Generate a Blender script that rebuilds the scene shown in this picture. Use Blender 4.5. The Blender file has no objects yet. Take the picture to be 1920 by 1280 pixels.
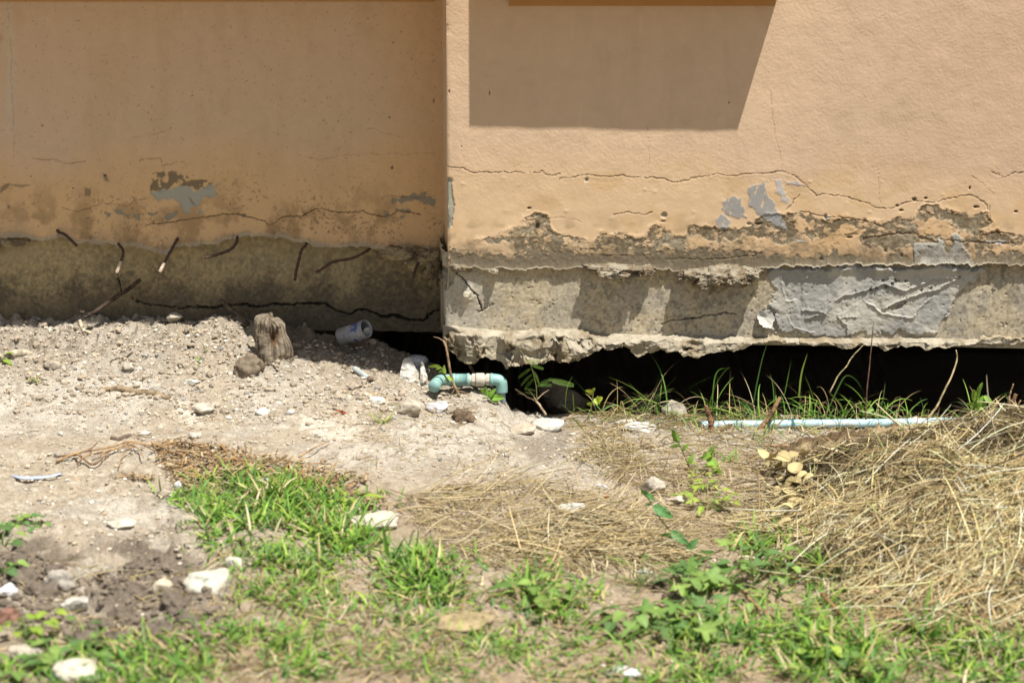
import bpy, math
import numpy as np
from mathutils import Vector

S = bpy.context.scene
COL = S.collection
# ------------------------------------------------------------------ camera
CAM = np.array([0.0, -4.6, 1.5]); AIM = np.array([0.0, 0.0, 0.2])
LENS = 71.7
cd = bpy.data.cameras.new("camera"); cam = bpy.data.objects.new("camera", cd); COL.objects.link(cam)
cam.location = CAM.tolist()
cam.rotation_euler = Vector((AIM - CAM).tolist()).to_track_quat('-Z', 'Y').to_euler()
cd.lens = LENS; cd.sensor_width = 36.0; cd.clip_start = 0.05; cd.clip_end = 500.0
cd.dof.use_dof = True; cd.dof.focus_distance = 4.76; cd.dof.aperture_fstop = 3.7
S.camera = cam
# ------------------------------------------------------------------ light
SUN = np.array([-0.895, 1.0, -3.3]); SUN = SUN / np.linalg.norm(SUN)      # the way the light travels
w = bpy.data.worlds.new("World"); S.world = w; w.use_nodes = True
nt = w.node_tree; nt.nodes.clear()
sky = nt.nodes.new('ShaderNodeTexSky'); sky.sky_type = 'NISHITA'; sky.sun_disc = False
sky.sun_elevation = math.asin(-SUN[2]); sky.sun_rotation = math.atan2(-SUN[0], -SUN[1])
bg = nt.nodes.new('ShaderNodeBackground'); bg.inputs['Strength'].default_value = 0.064
out = nt.nodes.new('ShaderNodeOutputWorld')
hz_ = nt.nodes.new('ShaderNodeHueSaturation'); hz_.inputs['Saturation'].default_value = 0.45      # thin tropical haze pales the blue
nt.links.new(sky.outputs[0], hz_.inputs['Color']); nt.links.new(hz_.outputs[0], bg.inputs[0]); nt.links.new(bg.outputs[0], out.inputs[0])
sl = bpy.data.lights.new("sun", 'SUN'); sl.energy = 4.9; sl.angle = math.radians(0.6); sl.color = (1.0, 0.955, 0.88)
so = bpy.data.objects.new("sun", sl); COL.objects.link(so)
so.rotation_euler = Vector(SUN.tolist()).to_track_quat('-Z', 'Y').to_euler(); so.location = (3, -4, 9)
S.view_settings.view_transform = 'Standard'; S.view_settings.look = 'None'
S.view_settings.exposure = 0.68; S.view_settings.gamma = 1.0
S.cycles.max_bounces = 8; S.cycles.diffuse_bounces = 5; S.cycles.transparent_max_bounces = 16

# ------------------------------------------------------------------ photo <-> world
_f = AIM - CAM; _f = _f / np.linalg.norm(_f)
_r = np.cross(_f, [0, 0, 1]); _r /= np.linalg.norm(_r); _u = np.cross(_r, _f)
FPX = LENS / 36.0 * 1920.0
def proj(x, y, z):
    dx, dy, dz = x - CAM[0], y - CAM[1], z - CAM[2]
    d = dx*_f[0] + dy*_f[1] + dz*_f[2]
    return 960 + FPX*(dx*_r[0] + dy*_r[1] + dz*_r[2])/d, 640 - FPX*(dx*_u[0] + dy*_u[1] + dz*_u[2])/d
def ray(px, py):
    px = np.asarray(px, float); py = np.asarray(py, float)
    a = ((px-960)/FPX)[..., None]; b = ((640-py)/FPX)[..., None]
    return _f + a*_r + b*_u
def on_wall(px, py, y=0.0):
    d = ray(px, py); t = (y - CAM[1])/d[..., 1]
    return CAM + d*t[..., None]

# ------------------------------------------------------------------ noise
def _h(ix, iy, iz, seed):
    h = (ix.astype(np.int64)*374761393 + iy.astype(np.int64)*668265263 + iz.astype(np.int64)*2147483647 + seed*974634721) & 0xffffffff
    h = ((h ^ (h >> 13))*1274126177) & 0xffffffff
    h = ((h ^ (h >> 16))*2246822519) & 0xffffffff
    return ((h ^ (h >> 15)) & 0xffffff)/float(0xffffff)
def vn2(x, y, seed=0):
    ix = np.floor(x).astype(np.int64); iy = np.floor(y).astype(np.int64)
    fx = x-ix; fy = y-iy; fx = fx*fx*fx*(fx*(fx*6-15)+10); fy = fy*fy*fy*(fy*(fy*6-15)+10)
    z = np.zeros_like(ix)
    a = _h(ix, iy, z, seed); b = _h(ix+1, iy, z, seed); c = _h(ix, iy+1, z, seed); d = _h(ix+1, iy+1, z, seed)
    return (a*(1-fx)+b*fx)*(1-fy) + (c*(1-fx)+d*fx)*fy
def fbm(x, y, scale, octv=4, seed=0, gain=0.5, ridge=False):
    x = np.asarray(x, float)/scale; y = np.asarray(y, float)/scale
    s = np.zeros_like(x + y); a = 1.0; tot = 0.0
    for o in range(octv):
        n = vn2(x, y, seed+o*17)
        if ridge: n = 1-np.abs(2*n-1)
        s = s + a*n; tot += a; a *= gain
        x, y = (x*0.8-y*0.6)*2.03+3.7, (x*0.6+y*0.8)*2.03+1.3
    return s/tot
def vn3(x, y, z, seed=0):
    ix = np.floor(x).astype(np.int64); iy = np.floor(y).astype(np.int64); iz = np.floor(z).astype(np.int64)
    fx = x-ix; fy = y-iy; fz = z-iz
    fx = fx*fx*(3-2*fx); fy = fy*fy*(3-2*fy); fz = fz*fz*(3-2*fz)
    r = 0
    for dx in (0, 1):
        for dy in (0, 1):
            for dz in (0, 1):
                r = r + _h(ix+dx, iy+dy, iz+dz, seed)*(fx if dx else 1-fx)*(fy if dy else 1-fy)*(fz if dz else 1-fz)
    return r
def fbm3(x, y, z, scale, octv=4, seed=0, gain=0.5, ridge=False):
    x = x/scale; y = y/scale; z = z/scale; s = 0; a = 1.0; tot = 0
    for o in range(octv):
        n = vn3(x, y, z, seed+o*13)
        if ridge: n = 1-np.abs(2*n-1)
        s = s+a*n; tot += a; a *= gain
        x, y, z = (x*0.8-y*0.6)*2.03+5.1, (x*0.6+y*0.8)*2.03+2.2, z*2.03+7.7
    return s/tot
def worley(x, y, scale, seed=0):
    """distance to the closest cell point and that cell's random number"""
    x = x/scale; y = y/scale
    ix = np.floor(x).astype(np.int64); iy = np.floor(y).astype(np.int64); z = np.zeros_like(ix)
    best = np.full(x.shape, 9.0); rnd = np.zeros(x.shape)
    for dx in (-1, 0, 1):
        for dy in (-1, 0, 1):
            cx = ix+dx; cy = iy+dy
            d = np.hypot(cx+_h(cx, cy, z, seed)-x, cy+_h(cx, cy, z+1, seed)-y)
            m = d < best; best = np.where(m, d, best); rnd = np.where(m, _h(cx, cy, z+2, seed), rnd)
    return best, rnd
def sm(a, b, v):
    t = np.clip((v-a)/(b-a), 0, 1); return t*t*(3-2*t)
def seg_dist(px, py, pts):
    """distance to a polyline, signed side (+ = right of travel / below when going right) and arc position"""
    best = np.full(px.shape, 1e9); side = np.zeros(px.shape); arc = np.zeros(px.shape); L = 0.0
    for (x0, y0), (x1, y1) in zip(pts[:-1], pts[1:]):
        dx, dy = x1-x0, y1-y0; l2 = dx*dx+dy*dy; l = math.sqrt(l2)
        t = np.clip(((px-x0)*dx+(py-y0)*dy)/l2, 0, 1)
        d = np.hypot(px-x0-t*dx, py-y0-t*dy); m = d < best
        best = np.where(m, d, best); side = np.where(m, np.sign(dx*(py-y0)-dy*(px-x0)), side); arc = np.where(m, L+t*l, arc)
        L += l
    return best, side, arc/L
def poly_sd(px, py, pts):
    """signed distance to a polygon, negative inside"""
    d, _, _ = seg_dist(px, py, list(pts)+[pts[0]])
    ins = np.zeros(px.shape, bool); n = len(pts); j = n-1
    for i in range(n):
        xi, yi = pts[i]; xj, yj = pts[j]
        if yi != yj:
            ins ^= ((yi > py) != (yj > py)) & (px < (xj-xi)*(py-yi)/(yj-yi)+xi)
        j = i
    return np.where(ins, -d, d)
def mixc(c, col, m):
    return c*(1-m[..., None]) + np.asarray(col, float)*m[..., None]

# ------------------------------------------------------------------ meshes
def mesh_obj(name, v, faces, mat, parent=None, col=None, smooth=True, crease=None):
    """link ONE mesh object; faces = (n,4) and/or (n,3) arrays; v in world units"""
    v = np.asarray(v, np.float64).reshape(-1, 3)
    if not isinstance(faces, (list, tuple)): faces = [faces]
    faces = [np.asarray(f, np.int32) for f in faces if len(f)]
    me = bpy.data.meshes.new(name)
    o = bpy.data.objects.new(name, me); COL.objects.link(o)
    if parent is not None:
        o.parent = parent
        p = parent; base = np.zeros(3)
        while p is not None: base += np.array(p.location); p = p.parent
        v = v - base
    me.vertices.add(len(v)); me.vertices.foreach_set('co', v.astype(np.float32).ravel())
    nl = sum(f.size for f in faces); nf = sum(len(f) for f in faces)
    me.loops.add(nl); me.polygons.add(nf)
    me.loops.foreach_set('vertex_index', np.concatenate([f.ravel() for f in faces]))
    tot = np.concatenate([np.full(len(f), f.shape[1], np.int32) for f in faces])
    st = np.concatenate([[0], np.cumsum(tot)[:-1]]).astype(np.int32)
    me.polygons.foreach_set('loop_start', st)
    me.polygons.foreach_set('use_smooth', np.full(nf, bool(smooth)))
    me.update(calc_edges=True); me.validate()
    if col is not None:
        c = np.ones((len(v), 4), np.float32); c[:, :3] = np.asarray(col).reshape(-1, 3)
        a = me.attributes.new('Col', 'FLOAT_COLOR', 'POINT'); a.data.foreach_set('color', c.ravel())
    if mat is not None: me.materials.append(mat)
    return o
def grid_faces(nr, nc, flip=False):
    i = np.arange(nr*nc).reshape(nr, nc)
    a, b, c, d = i[:-1, :-1].ravel(), i[:-1, 1:].ravel(), i[1:, 1:].ravel(), i[1:, :-1].ravel()
    return np.stack([a, d, c, b] if flip else [a, b, c, d], 1)
class MB:
    """collects pieces for ONE mesh"""
    def __init__(s): s.v = []; s.f4 = []; s.f3 = []; s.c = []; s.n = 0
    def add(s, v, f, c=(0.5, 0.5, 0.5)):
        v = np.asarray(v, float).reshape(-1, 3); f = np.asarray(f, np.int64)
        if f.size:
            (s.f4 if f.shape[1] == 4 else s.f3).append(f + s.n)
        s.v.append(v); c = np.asarray(c, float)
        s.c.append(np.broadcast_to(c, v.shape) if c.ndim == 1 else c); s.n += len(v)
    def add2(s, v, fs, c=(0.5, 0.5, 0.5)):
        base = s.n; s.add(v, np.zeros((0, 4)), c)
        for f in fs:
            f = np.asarray(f, np.int64)
            if f.size: (s.f4 if f.shape[1] == 4 else s.f3).append(f + base)
    def box(s, x0, x1, y0, y1, z0, z1, c=(0.5, 0.5, 0.5)):
        v = [(x, y, z) for z in (z0, z1) for y in (y0, y1) for x in (x0, x1)]
        s.add(v, [(0, 2, 3, 1), (4, 5, 7, 6), (0, 1, 5, 4), (2, 6, 7, 3), (0, 4, 6, 2), (1, 3, 7, 5)], c)
    def prism(s, poly, z0, z1, c=(0.5, 0.5, 0.5)):
        """poly counter-clockwise, convex"""
        n = len(poly); v = [(x, y, z0) for x, y in poly]+[(x, y, z1) for x, y in poly]
        s.add(v, [(i, (i+1) % n, n+(i+1) % n, n+i) for i in range(n)], c)
        b = s.n-2*n
        s.f3.append(np.array([(b, b+i+1, b+i) for i in range(1, n-1)]+[(b+n, b+n+i, b+n+i+1) for i in range(1, n-1)]))
    def build(s, name, mat, parent=None, smooth=True, colour=True):
        fs = []
        if s.f4: fs.append(np.concatenate(s.f4))
        if s.f3: fs.append(np.concatenate(s.f3))
        return mesh_obj(name, np.concatenate(s.v), fs, mat, parent, np.concatenate(s.c) if colour else None, smooth)
def tube(pts, rad, n=8, cap=True, wob=0.0, seed=0, flat=1.0):
    """tapered tube through points -> verts, quads, tris"""
    P = np.asarray(pts, float); K = len(P); rad = np.broadcast_to(np.asarray(rad, float), (K,))
    T = np.gradient(P, axis=0); T /= np.linalg.norm(T, axis=1)[:, None]+1e-12
    ref = np.array([0, 0, 1.0]) if abs(T[0, 2]) < 0.9 else np.array([1.0, 0, 0])
    rs = np.random.RandomState(seed); V = []; N = np.cross(T[0], ref); N /= np.linalg.norm(N)
    th = np.arange(n)/n*2*math.pi
    for k in range(K):
        N = N - T[k]*np.dot(N, T[k]); N /= np.linalg.norm(N)+1e-12; B = np.cross(T[k], N)
        r = rad[k]*(1+wob*(rs.rand(n)-0.5)*2)
        V.append(P[k]+np.outer(np.cos(th)*r, N)+np.outer(np.sin(th)*r*flat, B))
    V = np.concatenate(V); i = np.arange(n); j = (i+1) % n
    q = np.concatenate([np.stack([k*n+i, k*n+j, (k+1)*n+j, (k+1)*n+i], 1) for k in range(K-1)])
    t = np.zeros((0, 3), int)
    if cap:
        V = np.concatenate([V, P[:1], P[-1:]]); a = K*n
        t = np.concatenate([np.stack([np.full(n, a), j, i], 1), np.stack([np.full(n, a+1), (K-1)*n+i, (K-1)*n+j], 1)])
    return V, q, t
def smooth_path(pts, n=20):
    P = np.asarray(pts, float); 
    if len(P) < 3:
        t = np.linspace(0, 1, n)[:, None]; return P[0]*(1-t)+P[-1]*t
    E = np.concatenate([[2*P[0]-P[1]], P, [2*P[-1]-P[-2]]]); out_ = []
    for s in np.linspace(0, len(P)-1-1e-9, n):
        i = int(s); t = s-i; a, b, c, d = E[i:i+4]
        out_.append(0.5*(2*b+(c-a)*t+(2*a-5*b+4*c-d)*t*t+(3*b-a-3*c+d)*t**3))
    return np.array(out_)
_ico = {}
def ico(sub):
    if sub not in _ico:
        import bmesh
        bm = bmesh.new(); bmesh.ops.create_icosphere(bm, subdivisions=sub, radius=1.0)
        v = np.array([p.co[:] for p in bm.verts]); f = np.array([[p.index for p in q.verts] for q in bm.faces]); bm.free()
        _ico[sub] = (v, f)
    return _ico[sub]
def rock(size, seed, sub=3, facets=18, rough=0.14, tight=0.50):
    """angular weathered stone: sphere cut by random planes, then roughened"""
    v, f = ico(sub); v = v.copy(); rs = np.random.RandomState(seed)
    for k in range(facets):
        n = rs.normal(size=3); n /= np.linalg.norm(n); d = rs.uniform(tight, 0.95)
        h = v@n-d; m = h > 0; v[m] -= np.outer(h[m], n)*0.97
    n3 = fbm3(v[:, 0]+seed*3.1, v[:, 1]-seed, v[:, 2], 0.45, 4, seed)-0.5
    nn = v/np.linalg.norm(v, axis=1)[:, None]
    n4 = fbm3(v[:, 0]+seed*1.7, v[:, 1]+3, v[:, 2]-seed, 0.16, 3, seed+7, 0.6)-0.5
    v = v+nn*(n3*rough*2+n4*rough*0.8)[:, None]
    return v*np.asarray(size)*0.5*1.2, f
def turn(v, rz, rx=0.0, ry=0.0):
    v = np.asarray(v, float)
    c, s = math.cos(rx), math.sin(rx); v = v@np.array([[1, 0, 0], [0, c, s], [0, -s, c]])
    c, s = math.cos(ry), math.sin(ry); v = v@np.array([[c, 0, -s], [0, 1, 0], [s, 0, c]])
    c, s = math.cos(rz), math.sin(rz); return v@np.array([[c, s, 0], [-s, c, 0], [0, 0, 1]])
def tag(o, label=None, cat=None, group=None, kind=None):
    if label: o['label'] = label
    if cat: o['category'] = cat
    if group: o['group'] = group
    if kind: o['kind'] = kind
    return o
def empty(name, loc, label=None, cat=None, group=None):
    o = bpy.data.objects.new(name, None); COL.objects.link(o); o.location = [float(q) for q in loc]; o.empty_display_size = 0.05
    return tag(o, label, cat, group)

# ------------------------------------------------------------------ materials
def material(name, base=None, rough=0.9, spec=0.25, var=0.18, vscale=60.0, bumps=((250.0, 0.25, 0.002),), transl=0.0, metal=0.0, tint=None, speck=None):
    """colour = 'Col' attribute (or a constant) x node noise, with noise bump"""
    m = bpy.data.materials.new(name); m.use_nodes = True; t = m.node_tree; N = t.nodes; L = t.links
    p = N['Principled BSDF']; p.inputs['Roughness'].default_value = rough; p.inputs['Specular IOR Level'].default_value = spec
    p.inputs['Metallic'].default_value = metal
    tc = N.new('ShaderNodeTexCoord')
    if base is None:
        a = N.new('ShaderNodeAttribute'); a.attribute_name = 'Col'; c = a.outputs['Color']
    else:
        a = N.new('ShaderNodeRGB'); a.outputs[0].default_value = (*base, 1); c = a.outputs[0]
    if var > 0:
        n = N.new('ShaderNodeTexNoise'); n.inputs['Scale'].default_value = vscale; n.inputs['Detail'].default_value = 6.0; n.inputs['Roughness'].default_value = 0.65
        L.new(tc.outputs['Object'], n.inputs['Vector'])
        r = N.new('ShaderNodeMapRange'); r.inputs['From Min'].default_value = 0.3; r.inputs['From Max'].default_value = 0.7
        r.inputs['To Min'].default_value = 1-var; r.inputs['To Max'].default_value = 1+var
        L.new(n.outputs['Fac'], r.inputs['Value'])
        mx = N.new('ShaderNodeMix'); mx.data_type = 'RGBA'; mx.blend_type = 'MULTIPLY'; mx.inputs['Factor'].default_value = 1.0
        L.new(c, mx.inputs['A']); L.new(r.outputs['Result'], mx.inputs['B']); c = mx.outputs['Result']
    if speck:
        sc, amt, colr = speck
        n = N.new('ShaderNodeTexVoronoi'); n.inputs['Scale'].default_value = sc; L.new(tc.outputs['Object'], n.inputs['Vector'])
        r = N.new('ShaderNodeMapRange'); r.inputs['From Min'].default_value = amt; r.inputs['From Max'].default_value = amt*0.6
        L.new(n.outputs['Distance'], r.inputs['Value'])
        mx = N.new('ShaderNodeMix'); mx.data_type = 'RGBA'; L.new(r.outputs['Result'], mx.inputs['Factor'])
        L.new(c, mx.inputs['A']); mx.inputs['B'].default_value = (*colr, 1); c = mx.outputs['Result']
    L.new(c, p.inputs['Base Color'])
    prev = None
    for sc, st, dist in bumps:
        n = N.new('ShaderNodeTexNoise'); n.inputs['Scale'].default_value = sc; n.inputs['Detail'].default_value = 4.0
        L.new(tc.outputs['Object'], n.inputs['Vector'])
        b = N.new('ShaderNodeBump'); b.inputs['Strength'].default_value = st; b.inputs['Distance'].default_value = dist
        L.new(n.outputs['Fac'], b.inputs['Height'])
        if prev: L.new(prev, b.inputs['Normal'])
        prev = b.outputs['Normal']
    if prev: L.new(prev, p.inputs['Normal'])
    if transl > 0:
        tr = N.new('ShaderNodeBsdfTranslucent'); L.new(c, tr.inputs['Color'])
        ms = N.new('ShaderNodeMixShader'); ms.inputs[0].default_value = transl
        L.new(p.outputs[0], ms.inputs[1]); L.new(tr.outputs[0], ms.inputs[2])
        L.new(ms.outputs[0], N['Material Output'].inputs['Surface'])
    return m
# ================================================================== BUILDING
XC = float(on_wall(838, 400)[0])              # corner between the recessed and the projecting wall
REC = 0.16                                    # depth of the recess
Z0 = float(on_wall(960, -14)[2])               # underside of the slabs just above the picture
M_wall = material('painted_plaster', rough=0.88, var=0.045, vscale=35, bumps=((900, 0.10, 0.0012),))
M_conc = material('weathered_concrete', rough=0.95, spec=0.15, var=0.22, vscale=110, bumps=((420, 0.22, 0.002), (1300, 0.25, 0.001)))
M_rough = material('broken_concrete', rough=0.97, spec=0.1, var=0.2, vscale=90, bumps=((300, 0.6, 0.004), (1000, 0.4, 0.0015)))
M_cem = material('fresh_cement', rough=0.8, spec=0.25, var=0.07, vscale=70, bumps=((500, 0.2, 0.0015),))
M_rust = material('rusty_iron', base=(0.08, 0.050, 0.036), rough=0.85, var=0.35, vscale=180, bumps=((600, 0.5, 0.002),))
PAINT = np.array((0.555, 0.405, 0.275)); PAINT_L = np.array((0.545, 0.365, 0.215))

building = empty('building', (0, 0.3, 0), 'peach plastered house wall cracked and undermined above its concrete footing', 'building')

def pl_y(pts):
    a = np.array(pts, float); return lambda q: np.interp(q, a[:, 0], a[:, 1])
def crack(px, py, pts, w, seed, jag=3.0):
    wx = px+(fbm(px, py, 11, 4, seed, 0.65)-0.5)*jag*3.4; wy = py+(fbm(px, py, 11, 4, seed+5, 0.65)-0.5)*jag*3.4
    d, s, a = seg_dist(wx, wy, pts)
    ww = w*(0.30+1.0*fbm(px, py, 26, 3, seed+9))
    return 1-sm(ww*0.45, ww*1.15, d), d, s, a
def blob(px, py, poly, seed, rag=6.0, sc=14.0, soft=1.5):
    n = (fbm(px, py, sc, 4, seed)-0.5)*2*rag
    return 1-sm(-soft, soft, poly_sd(px, py, poly)+n)

# ---------------- projecting (right) wall plaster
RLIP = [(820, 496), (850, 498), (870, 503), (890, 499), (915, 507), (940, 503), (975, 506), (1000, 502), (1040, 505), (1080, 502), (1110, 500), (1150, 506), (1190, 503), (1240, 506), (1290, 510), (1340, 507), (1400, 508), (1430, 503), (1470, 500), (1510, 498), (1560, 497), (1620, 496), (1720, 494), (1850, 494), (1960, 495), (2100, 496)]
zl_r = pl_y([(float(on_wall(a, b)[0]), float(on_wall(a, b)[2])) for a, b in RLIP])
RCRACKS = [
 ([(838, 312), (868, 315), (888, 324), (925, 323), (960, 324), (1010, 326), (1014, 322), (1033, 331), (1050, 327)], 1.05),
 ([(1048, 336), (1105, 328), (1135, 332), (1170, 329), (1195, 333), (1230, 334), (1245, 337), (1262, 342), (1290, 337), (1310, 333), (1330, 331), (1345, 327), (1380, 331), (1400, 327), (1440, 325), (1470, 322), (1490, 330), (1505, 342), (1515, 352), (1525, 362), (1530, 367), (1545, 364), (1580, 369), (1600, 373), (1635, 387), (1655, 391), (1680, 389), (1705, 378), (1720, 377), (1750, 381), (1780, 372), (1815, 367), (1835, 372), (1850, 385), (1853, 400)], 1.15),
 ([(1858, 322), (1885, 333), (1900, 326), (1930, 323)], 1.3),
 ([(1445, 175), (1448, 220), (1455, 260), (1462, 290), (1467, 318)], 0.8), ([(1215, 236), (1216, 275), (1217, 310)], 0.8), ([(1349, 258), (1350, 290)], 0.6),
 ([(1648, 320), (1650, 382)], 0.6), ([(1000, 412), (1060, 408), (1090, 415)], 0.7), ([(1150, 402), (1180, 399), (1205, 402), (1222, 399)], 1.2),
 ([(1620, 448), (1680, 438), (1710, 438), (1730, 447), (1756, 455)], 3.2), ([(1775, 450), (1800, 452), (1850, 455), (1900, 456)], 2.0), ([(1838, 441), (1870, 434), (1900, 440)], 2.2),
 ([(1585, 440), (1605, 439)], 3.0), ([(862, 470), (860, 490), (868, 505)], 1.2), ([(1500, 395), (1540, 405), (1590, 408), (1640, 420), (1655, 425)], 1.0), ([(1855, 385), (1856, 415)], 1.0),
 ([(1475, 393), (1500, 365)], 1.3), ([(1820, 330), (1845, 345), (1858, 360)], 0.7), ([(1130, 480), (1190, 478)], 1.2), ([(1245, 486), (1290, 484), (1330, 487), (1420, 480)], 1.2)]
R_PEEL = [(836, 466), (870, 458), (900, 448), (950, 438), (985, 424), (990, 408), (1005, 402), (1022, 408), (1028, 430), (1050, 446), (1090, 450), (1110, 455), (1130, 443), (1160, 446), (1185, 443), (1210, 440), (1225, 430), (1240, 427), (1250, 434), (1258, 444), (1275, 440), (1288, 437), (1293, 430), (1303, 430), (1320, 432), (1345, 430), (1395, 428), (1420, 416), (1445, 402), (1475, 403), (1500, 396), (1515, 394), (1528, 406), (1550, 411), (1575, 408), (1605, 412), (1630, 422), (1655, 425), (1672, 410), (1700, 409), (1722, 402), (1730, 392), (1758, 388), (1765, 400), (1790, 398), (1800, 396), (1826, 402), (1853, 398), (1856, 418), (1830, 428), (1815, 436), (1850, 434), (1900, 440), (1960, 445), (1960, 520), (836, 520)]
R_BACK = [  # islands of paint left on the peeled band (mask adds paint back)
 [(840, 452), (900, 455), (960, 462), (975, 475), (900, 480), (840, 470)], [(1060, 452), (1110, 458), (1150, 460), (1145, 468), (1090, 470), (1060, 466)],
 [(1290, 446), (1320, 450), (1345, 440), (1350, 460), (1320, 468), (1292, 465)], [(1360, 450), (1420, 452), (1500, 455), (1545, 452), (1550, 470), (1480, 482), (1400, 478), (1362, 466)],
 [(1560, 430), (1580, 420), (1600, 430), (1615, 445), (1620, 470), (1660, 462), (1715, 470), (1712, 485), (1600, 482), (1560, 474), (1500, 480), (1490, 465), (1540, 450)],
 [(1718, 416), (1745, 416), (1760, 430), (1765, 445), (1725, 440)], [(1768, 415), (1800, 430), (1830, 437), (1835, 448), (1775, 450), (1764, 432)], [(1820, 460), (1880, 458), (1960, 455), (1960, 474), (1880, 476), (1822, 478)],
 [(1500, 405), (1512, 404), (1520, 425), (1506, 440), (1496, 425)], [(1070, 470), (1140, 468), (1148, 476), (1075, 478)]]
R_PATCH = [[(1355, 375), (1375, 369), (1391, 372), (1394, 390), (1400, 408), (1382, 410), (1365, 405), (1356, 392)], [(1343, 412), (1352, 402), (1372, 413), (1368, 427), (1350, 430)],
 [(1403, 352), (1412, 346), (1420, 344), (1433, 343), (1438, 362), (1452, 380), (1458, 398), (1470, 415), (1478, 432), (1462, 425), (1440, 415), (1420, 402), (1406, 385)],
 [(1453, 338), (1464, 337), (1468, 353), (1480, 372), (1482, 384), (1470, 380), (1457, 360)], [(1466, 339), (1490, 341), (1512, 348), (1480, 346)], [(1490, 452), (1505, 446), (1516, 455), (1500, 458)], [(1546, 402), (1556, 406), (1552, 410)],
 [(1850, 452), (1890, 450), (1872, 458)]]
R_CEM = [[(1714, 458), (1740, 455), (1756, 454), (1759, 446), (1768, 449), (1770, 466), (1776, 474), (1786, 464), (1788, 452), (1784, 442), (1793, 437), (1801, 448), (1803, 462), (1815, 468), (1822, 496), (1714, 496)]]
def right_wall():
    xs = np.concatenate([np.arange(0, 1.40, 0.00165), np.linspace(1.41, 3.6, 24)])
    ret = np.concatenate([np.linspace(-0.215, -0.02, 22), np.linspace(-0.017, -0.0008, 11)])
    u = np.concatenate([ret, xs]); nU = len(u)
    off = np.concatenate([[-9, -8, -7, -6, -5, -4, -3, -2, -1]]).astype(float)        # curl under the lip
    up = np.concatenate([np.arange(0, 0.665, 0.00165), np.linspace(0.68, 2.7, 20)])
    nc = len(off); nr = nc+len(up)
    U, R = np.meshgrid(u, np.concatenate([off*0, up]))
    curl = np.concatenate([off, up*0])[:, None]*np.ones(nU)
    # plan path: the return leans a little so that its edge shows
    x = np.where(U >= 0, XC+U, XC+U*0.085); y = np.where(U >= 0, 0.0, -U)
    nx = np.where(U >= 0, 0.0, -1.0); ny = np.where(U >= 0, -1.0, 0.0)
    zl = zl_r(np.clip(x, XC, 9))+(fbm(x*960, x*0+3, 14, 5, 71, 0.62)-0.5)*0.017
    z = zl+R
    px, py = proj(XC+np.abs(U), 0*U, z); front = (U >= 0)*1.0
    H = (fbm(x+y, z, 0.35, 3, 1)-0.5)*0.006+(fbm(x+y, z, 0.05, 3, 2)-0.5)*0.0016
    st = sm(420, 330, py)                                     # stippled paint above, trowelled below
    rough_tex = (fbm(x*0.85+z*0.5, z*0.9-x*0.4, 0.0042, 3, 3, 0.62)-0.5)
    H = H+rough_tex*(0.0002+0.00055*st)
    col = np.empty(x.shape+(3,)); col[:] = PAINT
    n1 = fbm(px, py, 240, 4, 8); n2 = fbm(px, py, 40, 4, 9)
    pale = sm(0.42, 0.66, n1)*sm(330, 230, py)
    col = mixc(col, (0.55, 0.41, 0.28), pale*0.6)
    run = sm(0.52, 0.75, fbm(px, py*0.22, 34, 5, 13)); col = mixc(col, (0.50, 0.365, 0.245), run*0.35)
    damp = sm(280, 350, py+(n1-0.5)*120)                      # damp yellowish lower part
    col = mixc(col, (0.585, 0.42, 0.255), damp*0.8)
    rightpink = sm(1400, 1800, px)*sm(420, 300, py); col = mixc(col, (0.48, 0.345, 0.235), rightpink*0.6)
    mott = sm(0.5, 0.72, fbm(px, py*1.6, 60, 5, 11))*damp
    col = mixc(col, (0.50, 0.33, 0.16), mott*0.45)
    dirt = sm(0.52, 0.75, fbm(px, py*1.3, 26, 5, 12))*sm(385, 440, py)
    col = mixc(col, (0.33, 0.235, 0.125), dirt*0.6)
    # peeled band: plaster coat shows
    rag = (fbm(px, py, 30, 6, 20, 0.68)-0.5)*34
    sd = poly_sd(px, py, R_PEEL)+rag; peel = 1-sm(-2.2, 2.2, sd)
    isl = np.zeros_like(px)
    for k, q in enumerate(R_BACK): isl = np.maximum(isl, blob(px, py, q, 30+k, 20, 18, 1.5))
    spots = sm(0.55, 0.66, fbm(px, py*1.5, 13, 6, 41, 0.7))*sm(505, 470, py)
    keep = np.maximum(isl, spots*0.9)*sm(498, 482, py+n2*10); isd = sm(0.50, 0.62, fbm(px, py*1.4, 10, 5, 48, 0.7)); keep = keep*(1-isd*0.4); peel = peel*(1-keep)*0.93
    g = fbm(px*0.6, py*1.5, 40, 5, 42)
    pc = np.empty_like(col); pc[:] = (0.20, 0.165, 0.108)
    g2 = fbm(px, py*1.3, 7, 4, 49, 0.7); pc = mixc(pc, (0.30, 0.27, 0.20), sm(0.52, 0.68, g)*0.7); pc = mixc(pc, (0.115, 0.09, 0.055), sm(0.55, 0.40, g)*0.75); pc = mixc(pc, (0.065, 0.05, 0.03), sm(0.50, 0.36, g2)*0.8); pc = mixc(pc, (0.31, 0.265, 0.185), sm(0.56, 0.7, g2)*0.55)
    pc = mixc(pc, (0.125, 0.098, 0.06), blob(px, py, [(1445, 402), (1530, 408), (1600, 410), (1660, 425), (1700, 408), (1765, 390), (1853, 400), (1850, 425), (1780, 430), (1700, 440), (1560, 440), (1470, 440)], 43, 16, 22, 6)*sm(0.35, 0.6, fbm(px, py, 30, 4, 44)))
    stk = fbm(px*0.25, py*2.2, 12, 4, 50); pc = mixc(pc, (0.105, 0.09, 0.064), sm(466, 488, py+n2*14)*0.8); pc = mixc(pc, (0.11, 0.095, 0.065), sm(468, 485, py)*sm(0.5, 0.4, stk)*0.7)
    col = col*(1-peel[..., None])+pc*peel[..., None]
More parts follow.
